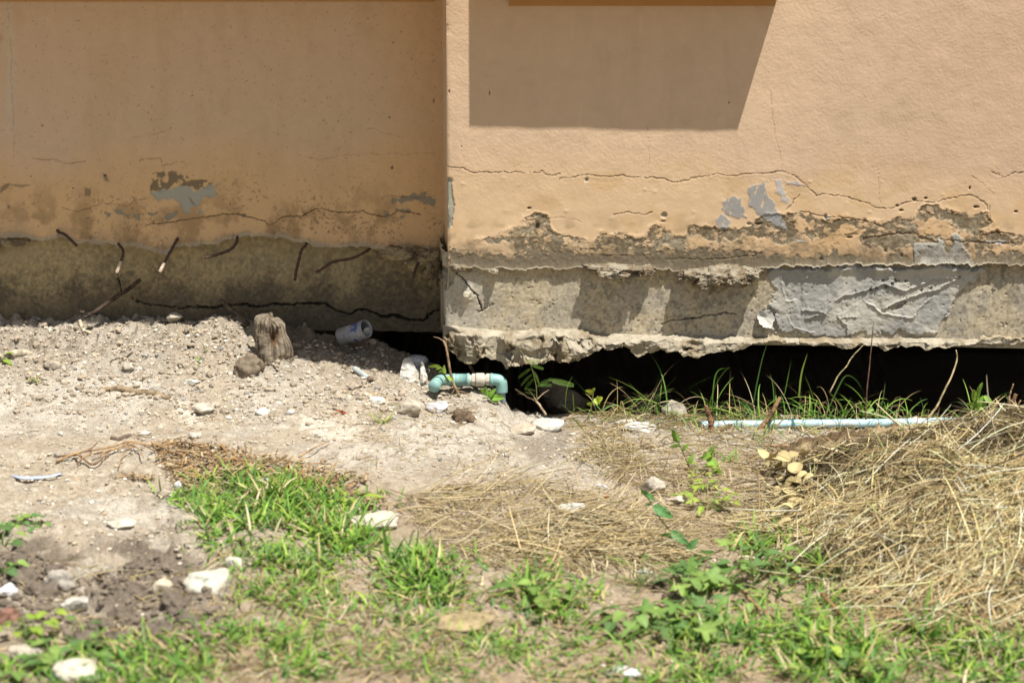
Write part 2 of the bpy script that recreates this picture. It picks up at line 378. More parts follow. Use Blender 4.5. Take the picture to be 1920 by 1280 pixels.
    orange = isl*sm(1380, 1470, px); col = mixc(col, (0.53, 0.31, 0.135), orange*0.25)
    H = H-peel*0.0014+peel*(fbm(px, py, 6, 3, 45)-0.5)*0.0019
    edge = np.exp(-((sd-3)/3.5)**2)*(1-peel); H = H+edge*0.0010*sm(0.4, 0.6, fbm(px, py, 25, 2, 46))      # curling flakes
    col = mixc(col, (0.72, 0.53, 0.34), edge*0.35*sm(0.45, 0.6, fbm(px, py, 25, 2, 47)))
    # small chipped holes
    for k, (cx, cy, rx, ry, c) in enumerate([(1007, 425, 6, 8, 0), (1245, 404, 7, 8, 1), (1243, 415, 6, 3, 1), (992, 391, 5, 3, 0), (1682, 386, 5, 2.5, 0), (1714, 374, 7, 5, 0), (1736, 372, 5, 3, 0), (1818, 353, 2.5, 5, 0), (1905, 397, 5, 3, 0), (1548, 407, 4, 7, 1), (1830, 388, 7, 3.5, 0), (1592, 445, 8, 3, 0), (918, 175, 1.8, 6, 0), (841, 173, 2, 6, 0), (1048, 8, 4, 4, 0), (1367, 193, 1.6, 1.6, 0), (1100, 337, 5, 5, 1), (865, 275, 1.6, 1.6, 0), (1690, 395, 6, 3, 0), (1405, 420, 7, 4, 1), (1422, 420, 9, 4, 0), (1660, 470, 5, 5, 1), (1690, 478, 4, 5, 1), (1540, 486, 4, 5, 1)]):
        m = 1-sm(0.5, 1.0, np.hypot((px-cx)/rx/0.85, (py-cy)/ry/0.85)+(fbm(px, py, 4, 2, 50+k)-0.5)*0.7)
        col = mixc(col, (0.30, 0.29, 0.23) if c else (0.07, 0.05, 0.03), m*0.9); H = H-m*0.004
    bump = 0
    for k in range(34):                                        # blisters and grit stuck under the paint
        rs = np.random.RandomState(k+900); cx = rs.uniform(850, 1900); cy = rs.uniform(325, 440); r_ = rs.uniform(2, 5)
        sel = (np.abs(px-cx) < 12) & (np.abs(py-cy) < 12)
        H[sel] += np.exp(-((px[sel]-cx)**2+((py[sel]-cy)*1.5)**2)/(r_*r_))*rs.uniform(0.0003, 0.0011)
    # smears of grey cement on the paint
    for k, q in enumerate(R_PATCH):
        m = blob(px, py, q, 60+k, 5.0, 8, 1.2)*sm(0.30, 0.46, fbm(px*2.6+py*0.8, py*0.5-px*0.1, 12, 4, 75)+0.10)
        col = mixc(col, (0.27, 0.275, 0.275) if k in (0, 1, 2) else (0.40, 0.385, 0.38), m*0.92); H = H+m*0.0008
    for k, q in enumerate(R_CEM):
        m = blob(px, py, q, 80+k, 5, 12, 1.0); col = mixc(col, (0.33, 0.33, 0.30), m); H = H+m*(0.003+(fbm(px, py, 25, 3, 82)-0.5)*0.003)
    for cx, y0, y1 in ((1075, 15, 75), (1203, 15, 65), (1090, 186, 236)):                # faint vertical runs
        m = np.exp(-((px-cx-(py-y0)*-0.05)/3.0)**2)*sm(y0, y0+15, py)*sm(y1+10, y1-5, py); col = mixc(col, (0.60, 0.46, 0.30), m*0.5)
    edgechip = blob(px, py, [(836, 335), (846, 336), (848, 360), (852, 380), (849, 405), (847, 425), (836, 430)], 85, 4, 12)
    col = mixc(col, (0.34, 0.335, 0.27), edgechip); H = H-edgechip*0.003
    cmask = np.zeros_like(px)
    for k, (pts, w_) in enumerate(RCRACKS):
        lo = min(p[0] for p in pts)-20; hi = max(p[0] for p in pts)+20; l2 = min(p[1] for p in pts)-20; h2 = max(p[1] for p in pts)+20
        sel = (px > lo) & (px < hi) & (py > l2) & (py < h2)
        m, d, s, a = crack(px[sel], py[sel], pts, w_, 100+k, 2.2); tmp = np.zeros_like(px); tmp[sel] = m; cmask = np.maximum(cmask, tmp*(0.75 if w_ >= 1 else 0.35))
        dd = np.full(px.shape, 99.0); dd[sel] = d*s; H = H+np.where((dd > 0) & (dd < 6), np.exp(-dd/2.5)*0.0004*(w_ > 1), 0)
    cmask *= np.where(U >= 0, 1, 0); col = mixc(col, (0.13, 0.085, 0.05), cmask*0.85); H = H-cmask*0.0022
    # the outer rim of plaster swells towards the broken lip
    rimn = fbm(px, py*0, 30, 5, 120, 0.62)
    grime = sm(436, 492, py+(fbm(px, py, 50, 5, 121)-0.5)*70); col = mixc(col, (0.125, 0.10, 0.066), grime*(0.45+0.35*sm(0.42, 0.6, fbm(px, py, 9, 4, 122, 0.65)))*sm(836, 860, px))
    H = H+np.exp(-R/0.010)*(0.001+0.007*rimn+0.009*rimn*sm(1440, 1480, px)*sm(1870, 1840, px))*front*sm(-1, 0, curl)+np.exp(-R/0.06)*0.002*front
    col = mixc(col, (0.47, 0.42, 0.32), sm(2.6, 0.4, R/0.0022+rimn*2.2-0.6)*front*0.8)
    # round the vertical corner, chip it
    chip = np.exp(-np.abs(U)/0.006)*(0.0028+0.004*sm(0.55, 0.8, fbm(z*0, z, 0.04, 4, 130)))
    # curl under
    cin = np.clip(-curl, 0, 9); y = y+np.where(cin > 0, (cin/9.0)**1.2*0.06, 0)*front
    z = z+np.where(cin > 0, -np.minimum(cin, 2)*0.0012+(fbm(x, y+cin, 0.02, 3, 131)-0.5)*0.012*sm(0, 3, cin), 0)
    lipH = H[nc][None, :]*np.ones((nr, 1)); H = np.where(cin > 0, lipH*np.clip(1-cin/3, 0, 1), H)
    under = sm(0.5, 2, cin); col = mixc(col, (0.42, 0.37, 0.27), under)
    X = x+nx*H+np.where(U >= 0, chip, -0*chip); Y = y+ny*H+np.where(U >= 0, chip*0.5, 0)
    mb = MB(); mb.add(np.stack([X, Y, z], -1), grid_faces(nr, nU), col.reshape(-1, 3))
    mb.box(XC+0.03, 3.6, 0.075, 0.3, 0.40, 3.0, PAINT)
    return mb.build('projecting_wall', M_wall, building)
rw = right_wall(); rw['label'] = 'sunlit stippled peach wall with long crack and peeling paint'

# ---------------- recessed (left) wall plaster
LLIP = [(-200, 444), (0, 445), (35, 440), (80, 452), (100, 446), (120, 441), (145, 455), (180, 452), (210, 456), (230, 459), (260, 460), (300, 470), (312, 473), (330, 462), (400, 455), (440, 447), (450, 442), (480, 440), (530, 443), (560, 452), (600, 460), (640, 464), (680, 458), (700, 462), (740, 466), (770, 468), (828, 470), (860, 471)]
zl_l = pl_y([(float(on_wall(a, b, REC)[0]), float(on_wall(a, b, REC)[2])) for a, b in LLIP])
LCR = [([(14, 0), (17, 60), (23, 112), (20, 150), (24, 210), (27, 300)], 0.8), ([(115, 390), (138, 397), (165, 391), (192, 380), (240, 385), (252, 376), (285, 370)], 1.0), ([(270, 422), (320, 415), (372, 408), (395, 405), (422, 401), (445, 402), (480, 410), (505, 420), (515, 418), (535, 405), (565, 406), (590, 393), (606, 392), (620, 397), (650, 399), (676, 397), (700, 403), (722, 409), (732, 404), (745, 396), (790, 402)], 1.4),
 ([(230, 262), (290, 250), (320, 242)], 0.6), ([(560, 290), (600, 300), (640, 292), (700, 288), (760, 290), (822, 286)], 0.7), ([(690, 240), (760, 258)], 0.6), ([(715, 372), (745, 368), (770, 372), (815, 368)], 1.0), ([(60, 298), (100, 300), (125, 308), (160, 302)], 0.9), ([(260, 300), (300, 296), (305, 310), (345, 302)], 1.0)]
LDARK = [[(281, 335), (290, 322), (310, 319), (335, 325), (352, 334), (385, 340), (401, 345), (396, 357), (375, 356), (350, 350), (330, 345), (318, 352), (300, 360), (284, 362)], [(158, 352), (170, 353), (168, 368), (158, 366)], [(193, 325), (200, 328), (206, 342), (196, 340)], [(14, 385), (20, 384), (20, 393), (15, 392)], [(0, 350), (18, 343), (14, 352), (0, 362)], [(245, 368), (254, 370), (252, 374)]]
LGREY = [[(286, 362), (300, 357), (318, 354), (332, 347), (350, 352), (375, 358), (398, 346), (403, 360), (400, 370), (385, 372), (375, 376), (371, 388), (380, 396), (374, 398), (366, 386), (350, 400), (342, 396), (340, 380), (326, 371), (303, 372), (297, 378), (289, 366)], [(217, 395), (232, 397), (245, 403), (240, 409), (222, 402)], [(305, 407), (320, 400), (332, 396), (332, 406), (320, 412)], [(198, 400), (207, 402), (208, 410), (202, 407)], [(277, 398), (292, 399), (288, 404), (278, 403)], [(254, 402), (262, 403), (260, 411), (254, 410)],
 [(735, 372), (760, 367), (785, 366), (796, 362), (798, 368), (814, 373), (815, 388), (808, 384), (800, 386), (788, 378), (775, 374), (755, 381), (737, 382)], [(718, 393), (730, 393), (728, 408), (722, 406)], [(745, 394), (772, 392), (773, 398), (752, 398)], [(742, 406), (760, 404), (758, 411)], [(450, 403), (460, 404), (455, 409)]]
def left_wall():
    x1 = XC-0.0; xs = np.concatenate([np.linspace(-3.6, -1.42, 24), np.arange(-1.41, x1+0.0, 0.00185)])
    up = np.concatenate([np.arange(0, 0.60, 0.00185), np.linspace(0.62, 2.6, 16)]); off = np.arange(-8, 0)
    nc = len(off); X, R = np.meshgrid(xs, np.concatenate([off*0., up])); curl = np.concatenate([off*1., up*0])[:, None]*np.ones(len(xs))
    zl = zl_l(X)+(fbm(X*960, X*0+7, 16, 4, 201)-0.5)*0.010; z = zl+R; px, py = proj(X, X*0+REC, z)
    H = (fbm(X, z, 0.4, 3, 202)-0.5)*0.008+(fbm(X, z, 0.012, 3, 203)-0.5)*0.0009
    col = np.empty(X.shape+(3,)); col[:] = PAINT
    n1 = fbm(px, py, 260, 4, 204); col = mixc(col, (0.55, 0.40, 0.25), sm(0.4, 0.65, n1)*0.5)
    damp = sm(250, 370, py+(n1-0.5)*110); col = mixc(col, (0.61, 0.40, 0.20), damp*0.85)
    col = mixc(col, (0.56, 0.35, 0.17), sm(660, 820, px)*0.5)
    col = mixc(col, (0.52, 0.45, 0.34), np.exp(-((px-18)/9)**2)*0.5*sm(290, 200, py))
    col = mixc(col, (0.44, 0.30, 0.2), (1-sm(0.6, 1.1, np.hypot((px+2)/9, (py-72)/12)))*0.7)
    dirt = sm(0.46, 0.70, fbm(px, py, 40, 6, 205, 0.6))*sm(310, 430, py); col = mixc(col, (0.27, 0.175, 0.082), dirt*0.7); wsh = sm(0.5, 0.75, fbm(px, py*0.25, 38, 4, 218)); col = mixc(col, (0.49, 0.345, 0.20), wsh*0.35)
    fine = sm(0.62, 0.72, fbm(px, py, 4.5, 4, 206, 0.7))*sm(330, 440, py+n1*60)*sm(0.4, 0.62, fbm(px, py, 60, 4, 217)); col = mixc(col, (0.17, 0.11, 0.06), fine*0.75)
    fine2 = sm(0.82, 0.87, fbm(px, py, 4, 2, 216)); col = mixc(col, (0.22, 0.15, 0.09), fine2*0.5)
    rim = sm(14, 2, R/0.0013+(fbm(px, py, 20, 3, 207)-0.3)*16); col = mixc(col, (0.27, 0.225, 0.15), rim*0.75)
    for k, q in enumerate(LDARK): m = blob(px, py, q, 210+k, 7 if k == 0 else 2.5, 10, 1.2)*(sm(0.36, 0.5, fbm(px, py, 12, 4, 230)) if k == 0 else 0.8); col = mixc(col, (0.16, 0.125, 0.075), m*0.9); H = H-m*0.0015
    for k, q in enumerate(LGREY): m = blob(px, py, q, 240+k, 7.0, 9, 1.2); col = mixc(col, (0.33, 0.335, 0.285) if k == 0 else (0.25, 0.225, 0.165), m*0.95); H = H-m*0.002
    for k, q in enumerate([[(1, 345), (60, 347), (40, 352)], [(350, 366), (358, 372), (366, 384), (360, 384)]]): m = blob(px, py, q, 260+k, 1, 6); col = mixc(col, (0.2, 0.15, 0.09), m*0.7)
    for k, (cx, cy, r_) in enumerate([(735, 315, 3), (461, 70, 1.2), (79, 236, 2), (320, 240, 1.3), (752, 60, 1.5), (737, 80, 1.8), (790, 101, 1.2), (813, 190, 1.4), (690, 35, 1.2), (730, 220, 2), (607, 226, 1.5), (634, 228, 1.5), (650, 297, 1.2), (360, 180, 1.4), (260, 198, 1.4), (137, 353, 2), (58, 331, 1.5), (197, 329, 3)]):
        m = 1-sm(0.6, 1.2, np.hypot((px-cx), (py-cy))/r_); col = mixc(col, (0.07, 0.045, 0.03), m*0.85)
    m = np.exp(-((px-813.5)/1.3)**2)*sm(183, 187, py)*sm(196, 190, py); col = mixc(col, (0.08, 0.06, 0.05), m)
    for k, (pts, w_) in enumerate(LCR):
        m, d, s, a = crack(px, py, pts, w_, 270+k, 2.4); m = m*(1 if w_ > 1.2 else 0.35 if w_ < 0.9 else 0.55); col = mixc(col, (0.12, 0.075, 0.04), m*0.85); H = H-m*0.003
    rimn = fbm(px, py*0, 26, 5, 290, 0.62); H = H+np.exp(-R/0.011)*(0.004+0.024*sm(0.35, 0.75, rimn)); lite = sm(5.5, 1.5, R/0.0013-rimn*6+1.5); col = mixc(col, (0.47, 0.40, 0.28), lite*0.75)
    cin = np.clip(-curl, 0, 9); y = REC+np.where(cin > 0, (cin/8.0)**1.2*0.05, 0); z = z-np.minimum(cin, 2)*0.001
    H = np.where(cin > 0, H[nc][None, :]*np.clip(1-cin/3, 0, 1), H); col = mixc(col, (0.33, 0.29, 0.2), sm(0.5, 2, cin))
    mb = MB(); mb.add(np.stack([X, y-H, z], -1), grid_faces(*X.shape), col.reshape(-1, 3))
    mb.box(-3.6, XC-0.005, REC+0.06, 0.5, 0.47, 3.0, PAINT)
    return mb.build('recessed_wall', M_wall, building)
lw = left_wall(); lw['label'] = 'shaded peach wall with peeled grey patch and fine cracks'

# ---------------- concrete under the projecting wall
EC = 0.008                                     # concrete face stands back behind the plaster
RLEDGE = [(820, 612), (850, 612), (900, 617), (960, 620), (1000, 616), (1090, 616), (1120, 624), (1200, 626), (1340, 630), (1500, 632), (1700, 633), (1920, 638), (2100, 640)]
zt_r = pl_y([(float(on_wall(a, b, EC)[0]), float(on_wall(a, b, EC)[2])) for a, b in RLEDGE])
RBOT = [(820, 655), (850, 664), (862, 673), (875, 678), (892, 674), (905, 671), (940, 675), (947, 684), (960, 679), (985, 678), (1000, 674), (1015, 675), (1025, 671), (1060, 665), (1075, 666), (1085, 660), (1105, 661), (1120, 655), (1180, 654), (1196, 664), (1210, 658), (1268, 658), (1284, 668), (1295, 666), (1310, 668), (1345, 659), (1395, 655), (1412, 645), (1440, 641), (1500, 645), (1540, 650), (1600, 655), (1615, 648), (1640, 650), (1660, 660), (1685, 657), (1695, 649), (1750, 655), (1800, 651), (1840, 645), (1850, 639), (1920, 640), (2100, 642)]
zb_r = pl_y([(float(on_wall(a, b, -0.03)[0]), float(on_wall(a, b, -0.03)[2])) for a, b in RBOT])
def right_footing():
    xs = np.concatenate([np.arange(-0.006, 1.40, 0.0018), np.linspace(1.42, 3.6, 20)])
    ret = np.linspace(-0.215, -0.010, 60); u = np.concatenate([ret, xs]); v = np.linspace(0, 1, 110)
    U, Vv = np.meshgrid(u, v); x = np.where(U >= -0.006, XC-0.002+U, XC-0.008+(U+0.006)*0.085); y = np.where(U >= -0.006, EC, EC-0.006-U); nx = np.where(U >= -0.006, 0., -1.); ny = -1-nx
    zb = zt_r(x)-0.02; zt = zl_r(np.clip(x, XC, 9))+0.03; z = zb+(zt-zb)*Vv; px, py = proj(x, y*0+EC, z)
    a_, b_ = x-y, z
    H = (fbm(a_, b_, 0.12, 4, 301)-0.5)*0.008+(fbm(a_, b_, 0.008, 4, 302, 0.6)-0.5)*0.0013
    pit = sm(0.80, 0.88, fbm(a_, b_, 0.008, 2, 303)); H = H-pit*0.0025
    top = sm(0.045, 0.0, (zl_r(np.clip(x, XC, 9))-z)); H = H+top*(fbm(a_, b_, 0.03, 3, 304)-0.45)*0.012
    n = fbm(px, py, 40, 7, 305, 0.66); n2 = fbm(px, py, 10, 5, 306, 0.68); n3 = fbm(px, py, 4.5, 3, 312)
    col = np.empty(x.shape+(3,)); col[:] = (0.40, 0.35, 0.26)
    col = mixc(col, (0.33, 0.295, 0.235), sm(0.52, 0.57, n)*0.8); col = mixc(col, (0.44, 0.37, 0.25), sm(0.48, 0.42, n)*0.75); col = mixc(col, (0.16, 0.14, 0.105), sm(0.66, 0.74, n3)*0.55); col = mixc(col, (0.52, 0.46, 0.35), sm(0.33, 0.26, n3)*0.5)
    col = mixc(col, (0.22, 0.19, 0.14), sm(0.62, 0.75, n2)*0.45); col = mixc(col, (0.46, 0.41, 0.31), sm(0.40, 0.28, n2)*0.5)
    col = mixc(col, (0.30, 0.225, 0.11), top*0.55)
    col = mixc(col, (0.40, 0.38, 0.32), sm(950, 870, px)*0.5)
    col = mixc(col, (0.13, 0.12, 0.10), sm(0.6, 0.7, fbm(px, py, 9, 3, 311))*0.5*sm(1050, 1120, px))
    for k, (pts, w_) in enumerate([([(858, 512), (872, 525), (880, 540), (895, 555), (903, 580)], 1.6), ([(1240, 607), (1262, 600), (1290, 598), (1310, 596), (1330, 590), (1360, 587), (1380, 590)], 1.5), ([(895, 585), (925, 570)], 1.0)]):
        m, d, s, a = crack(px, py, pts, w_, 320+k, 2.5); col = mixc(col, (0.05, 0.04, 0.03), m*0.9); H = H-m*0.006
    # the broken left corner
    brk = blob(px, py, [(828, 500), (858, 508), (848, 530), (836, 545), (828, 545)], 330, 5, 10, 2); H = H-brk*0.012; col = mixc(col, (0.42, 0.37, 0.27), brk*0.6)
    lump = np.exp(-(((px-874)/9)**2+((py-553)/13)**2)); H = H+lump*(0.016+0.02*(fbm(px, py, 7, 3, 331)-0.5)); col = mixc(col, (0.5, 0.45, 0.34), lump*0.6)
    chip = np.exp(-np.abs(U+0.006)/0.008)*0.004*(0.6+1.2*fbm(z, z*0, 0.03, 3, 332))
    mb = MB(); mb.add(np.stack([x+nx*H+np.where(U >= -0.006, chip, 0), y+ny*H, z], -1), grid_faces(*x.shape), col.reshape(-1, 3))
    mb.box(XC+0.03, 3.6, 0.06, 0.3, 0.235, 0.40, (0.3, 0.27, 0.2))
    return mb.build('footing', M_conc, building)
rf = right_footing(); rf['label'] = 'mottled grey concrete footing below the projecting wall'

# ---------------- broken slab edge (ledge) under it
def ledge():
    xs = np.concatenate([np.arange(XC-0.008, 1.40, 0.0019), np.linspace(1.42, 3.6, 24)])
    s = np.concatenate([np.linspace(0, 1, 22), 1+np.linspace(0.02, 1, 44), 2+np.linspace(0.04, 1, 20)])
    X, Q = np.meshgrid(xs, s); px0 = 960+X/0.00125
    zt = zt_r(X); zb = zb_r(X)+(fbm(X, X*0, 0.022, 4, 401)-0.5)*0.016
    outp = np.interp(px0, [820, 850, 870, 900, 935, 950, 1000, 1090, 1110, 1200, 1330, 1400, 1440, 1600, 1800, 1900, 2100], [0.012, 0.044, 0.060, 0.036, 0.036, 0.060, 0.074, 0.076, 0.050, 0.044, 0.040, 0.032, 0.018, 0.026, 0.018, 0.006, 0.004])
    outp = outp+(fbm(X, X*0+5, 0.03, 3, 402)-0.5)*0.018*sm(0.01, 0.03, outp)
    y = np.where(Q <= 1, EC+0.012-(outp+0.012)*Q, np.where(Q <= 2, EC-outp-(Q-1)*0.004, EC-outp-0.004+(Q-2)**1.3*0.30))
    z = np.where(Q <= 1, zt-0.006*Q**3+(1-Q)*0.0, np.where(Q <= 2, zt-0.006+(zb-zt+0.006)*(Q-1), zb+(Q-2)*0.02))
    amp = sm(0.0, 0.35, Q)*sm(3.0, 2.6, Q)*np.interp(px0, [830, 950, 1100, 1400, 1440, 1900], [1.05, 1.1, 1.05, 0.95, 0.55, 0.4])
    flat = np.exp(-(((px0-925)/19)**4))+np.exp(-(((px0-1338)/14)**4))           # pieces of the cast face that stayed
    amp = amp*(1-0.85*np.clip(flat, 0, 1))
    ox = (fbm3(X, y, z, 0.045, 4, 403, 0.55)-0.5)*0.03*amp; oy = -(fbm3(X+9, y, z, 0.060, 4, 404, 0.5, True)-0.62)*0.070*amp*sm(0.2, 1.0, Q); cv = sm(0.60, 0.70, fbm3(X, y*0.3, z, 0.024, 3, 408)); oy = oy+cv*0.028*amp*sm(1.05, 1.25, Q)*sm(2.3, 1.95, Q); oz = (fbm3(X, y+7, z, 0.028, 4, 405, 0.55)-0.5)*0.024*amp
    boulder = np.exp(-((px0-1040)/60)**4); oz = oz+boulder*0.010*sm(0.1, 0.5, Q)*sm(1.6, 1.0, Q)
    wx = X+(fbm3(X, y, z, 0.03, 3, 409)-0.5)*0.022; wz = z*1.15+(fbm3(X, y+3, z, 0.03, 3, 410)-0.5)*0.022; fr = sm(0.75, 1.15, Q)*sm(2.5, 2.1, Q)
    w1, r1 = worley(wx, wz, 0.040, 406); w2, r2 = worley(wx+0.3, wz, 0.015, 411)
    oy = oy*0.55-((r1-0.5)*0.026+(r2-0.5)*0.010*sm(0.45, 0.6, fbm3(X, y, z, 0.05, 2, 412)))*amp*fr; oz = oz+(r1-0.5)*0.012*amp*sm(1.3, 2.0, Q)*sm(2.6, 2.2, Q)
    col = np.empty(X.shape+(3,)); col[:] = (0.30, 0.262, 0.195)
    n = fbm3(X, y, z, 0.03, 5, 407); col = mixc(col, (0.36, 0.32, 0.245), sm(0.45, 0.62, n)); col = mixc(col, (0.23, 0.185, 0.12), sm(0.5, 0.36, n)*0.8); col = mixc(col, (0.13, 0.10, 0.06), cv*0.7*sm(1.05, 1.25, Q))
    col = mixc(col, (0.30, 0.245, 0.15), sm(1.6, 2.1, Q)*0.6); col = mixc(col, (0.40, 0.36, 0.275), np.clip(flat, 0, 1)*0.8)
    mb = MB(); mb.add(np.stack([X+ox, y+oy, z+oz], -1), grid_faces(*X.shape, flip=True), col.reshape(-1, 3))
    # left end of the ledge and the slab it belongs to
    e = np.stack([X+ox, y+oy, z+oz], -1)[:, 0]; inner = e.copy(); inner[:, 1] = np.maximum(inner[:, 1], 0.3); inner[:, 2] = np.clip(inner[:, 2], 0.17, 0.24); inner[:, 0] -= 0.012
    ev = np.concatenate([e, inner]); k = len(e); i = np.arange(k-1); mb.add(ev, np.stack([i, i+1, k+i+1, k+i], 1), (0.40, 0.35, 0.26))
    mb.box(XC-0.02, 3.6, 0.09, 2.6, 0.205, 0.33, (0.3, 0.26, 0.19))
    return mb.build('broken_ledge', M_rough, building)
lg = ledge()
# ---------------- lumps of rough mortar hanging on the lip
def lump(px, py, w_, h_, d_, seed, wall_y=0.0, c=(0.27, 0.235, 0.175)):
    d_ *= 0.80; p = on_wall(px, py, wall_y-d_*0.25); v, f = rock((w_, d_*1.5, h_), seed, 5, 12, 0.34, 0.6)
    nn = fbm3(v[:, 0], v[:, 1], v[:, 2], 0.016, 5, seed, 0.62)-0.5; n5 = fbm3(v[:, 0], v[:, 1]+4, v[:, 2], 0.006, 3, seed, 0.6)-0.5; v = v*(1+nn*1.15+n5*0.35)[:, None]
    n = fbm3(v[:, 0]+seed, v[:, 1], v[:, 2], 0.02, 4, seed+3); col = mixc(np.tile(np.array(c), (len(v), 1)), (0.16, 0.12, 0.075), sm(0.57, 0.42, n)*0.85)
    mesh_obj('mortar_lump', v+p, f, M_rough, building, col)
for a in [(1150, 506, 0.115, 0.030, 0.055, 1), (1185, 508, 0.06, 0.02, 0.035, 2), (1215, 506, 0.035, 0.02, 0.028, 7), (1335, 522, 0.085, 0.050, 0.066, 3), (1378, 519, 0.065, 0.042, 0.060, 4), (1300, 515, 0.06, 0.024, 0.05, 5), (1405, 512, 0.04, 0.025, 0.045, 9), (868, 502, 0.045, 0.014, 0.024, 6), (926, 509, 0.02, 0.01, 0.015, 8)]: lump(*a)

# ---------------- grey cement smeared over the footing
def cement():
    P = [(1430, 506), (1450, 502), (1500, 499), (1560, 496), (1590, 493), (1640, 497), (1700, 499), (1760, 497), (1850, 498), (1857, 506), (1856, 515), (1840, 524), (1812, 543), (1800, 560), (1792, 585), (1775, 610), (1766, 634), (1452, 634), (1444, 618), (1448, 600), (1440, 585), (1436, 560), (1447, 545), (1434, 525)]
    p0 = on_wall(1418, 640, 0.0); p1 = on_wall(1870, 480, 0.0)
    xs = np.arange(p0[0], p1[0], 0.0015); zs = np.arange(p0[2]+0.004, p1[2], 0.0015); X, Z = np.meshgrid(xs, zs); px, py = proj(X, X*0, Z)
    sd = poly_sd(px, py, P)+(fbm(px, py, 26, 6, 501, 0.62)-0.5)*34; m = 1-sm(-9, 3, sd)
    H = 0.005+(fbm(px*0.7, py*1.2, 60, 5, 502, 0.55)-0.5)*0.005+(fbm(px, py, 9, 3, 503)-0.5)*0.0022
    H = H+np.exp(-((py-503)/10)**2)*0.006*(0.5+fbm(px, py*0, 30, 3, 504))
    for pts, A, W, sd_ in [([(1560, 566), (1620, 545), (1660, 533), (1700, 545), (1740, 530), (1772, 522), (1800, 524)], 0.016, 24, 1), ([(1650, 583), (1690, 566), (1725, 553), (1770, 535), (1803, 524)], 0.016, 20, 1), ([(1618, 563), (1640, 578), (1655, 586), (1685, 592), (1714, 595), (1730, 575), (1755, 552)], 0.018, 26, -1), ([(1500, 584), (1535, 585), (1545, 589), (1552, 592)], 0.012, 12, 1), ([(1510, 597), (1530, 594), (1553, 592)], 0.012, 10, 1), ([(1576, 595), (1608, 597)], 0.008, 7, 1), ([(1570, 588), (1580, 606), (1590, 610), (1588, 632)], 0.010, 14, 1),
                           ([(1464, 515), (1468, 540), (1478, 566), (1495, 562)], 0.012, 14, -1), ([(1500, 530), (1520, 512), (1545, 502), (1590, 500)], 0.012, 16, 1), ([(1475, 590), (1490, 612), (1530, 626)], 0.010, 14, -1), ([(1640, 513), (1665, 505), (1720, 496)], 0.010, 16, 1), ([(1780, 512), (1830, 505)], 0.010, 12, 1), ([(1700, 625), (1715, 600)], 0.008, 12, -1), ([(1795, 470+50), (1812, 530), (1808, 545)], 0.008, 10, -1), ([(1440, 606), (1452, 618), (1460, 628)], 0.014, 16, -1)]:
        wx = px+(fbm(px, py, 18, 3, 505)-0.5)*9; wy = py+(fbm(px, py, 18, 3, 506)-0.5)*9
        d, s, a = seg_dist(wx, wy, pts); A = A*1.0; end = sm(0, 0.08, a)*sm(1, 0.92, a)
        q_ = A/0.016; H = H+q_*(0.0026*np.exp(-d/60)+0.0030*np.exp(-d/1.8))*np.where(s*sd_ < 0, 1, 0)*end
    for k in range(40):
        rs = np.random.RandomState(k+40); cx, cy = rs.uniform(1440, 1830), rs.uniform(500, 630); r_ = rs.uniform(1, 2.5)
        sel = (np.abs(px-cx) < 8) & (np.abs(py-cy) < 8); H[sel] -= np.exp(-((px[sel]-cx)**2+(py[sel]-cy)**2)/(r_*r_))*0.002
    dark = np.zeros_like(px)
    for q in ([(1632, 535), (1665, 522), (1700, 520), (1700, 528), (1660, 540), (1635, 545)], [(1665, 578), (1690, 566), (1710, 560), (1700, 572), (1675, 585)], [(1640, 530), (1655, 525), (1650, 555)], [(1790, 521), (1803, 520), (1803, 530)], [(1730, 545), (1760, 535), (1745, 545)]):
        dark = np.maximum(dark, blob(px, py, q, 510, 7, 8, 1.5)*sm(0.5, 0.6, fbm(px, py, 6, 3, 511)))
    H = H-dark*0.003+(fbm(px, py, 3.5, 3, 513)-0.5)*0.0008; pk = sm(0.84, 0.90, fbm(px, py, 4.0, 2, 514)); H = H-pk*0.002
    col = np.empty(X.shape+(3,)); col[:] = (0.39, 0.375, 0.33); n = fbm(px, py, 45, 4, 512)
    col = mixc(col, (0.31, 0.305, 0.28), sm(0.45, 0.6, n)); col = mixc(col, (0.45, 0.43, 0.36), sm(0.5, 0.36, n)*0.6); col = mixc(col, (0.06, 0.06, 0.055), dark*0.8); col = mixc(col, (0.12, 0.115, 0.10), pk*0.6)
    inside = sm(4.0, -4.0, sd); y = EC+0.006-(H+0.004)*m*sm(6, -8, sd)
    keep = (sd < 6); F = grid_faces(*X.shape); k = keep.ravel(); F = F[k[F].all(1)]
    used = np.unique(F); mp = -np.ones(X.size, int); mp[used] = np.arange(len(used))
    V = np.stack([X, y, Z], -1).reshape(-1, 3)[used]
    mesh_obj('cement_patch', V, mp[F], M_cem, rf, col.reshape(-1, 3)[used])
cement()
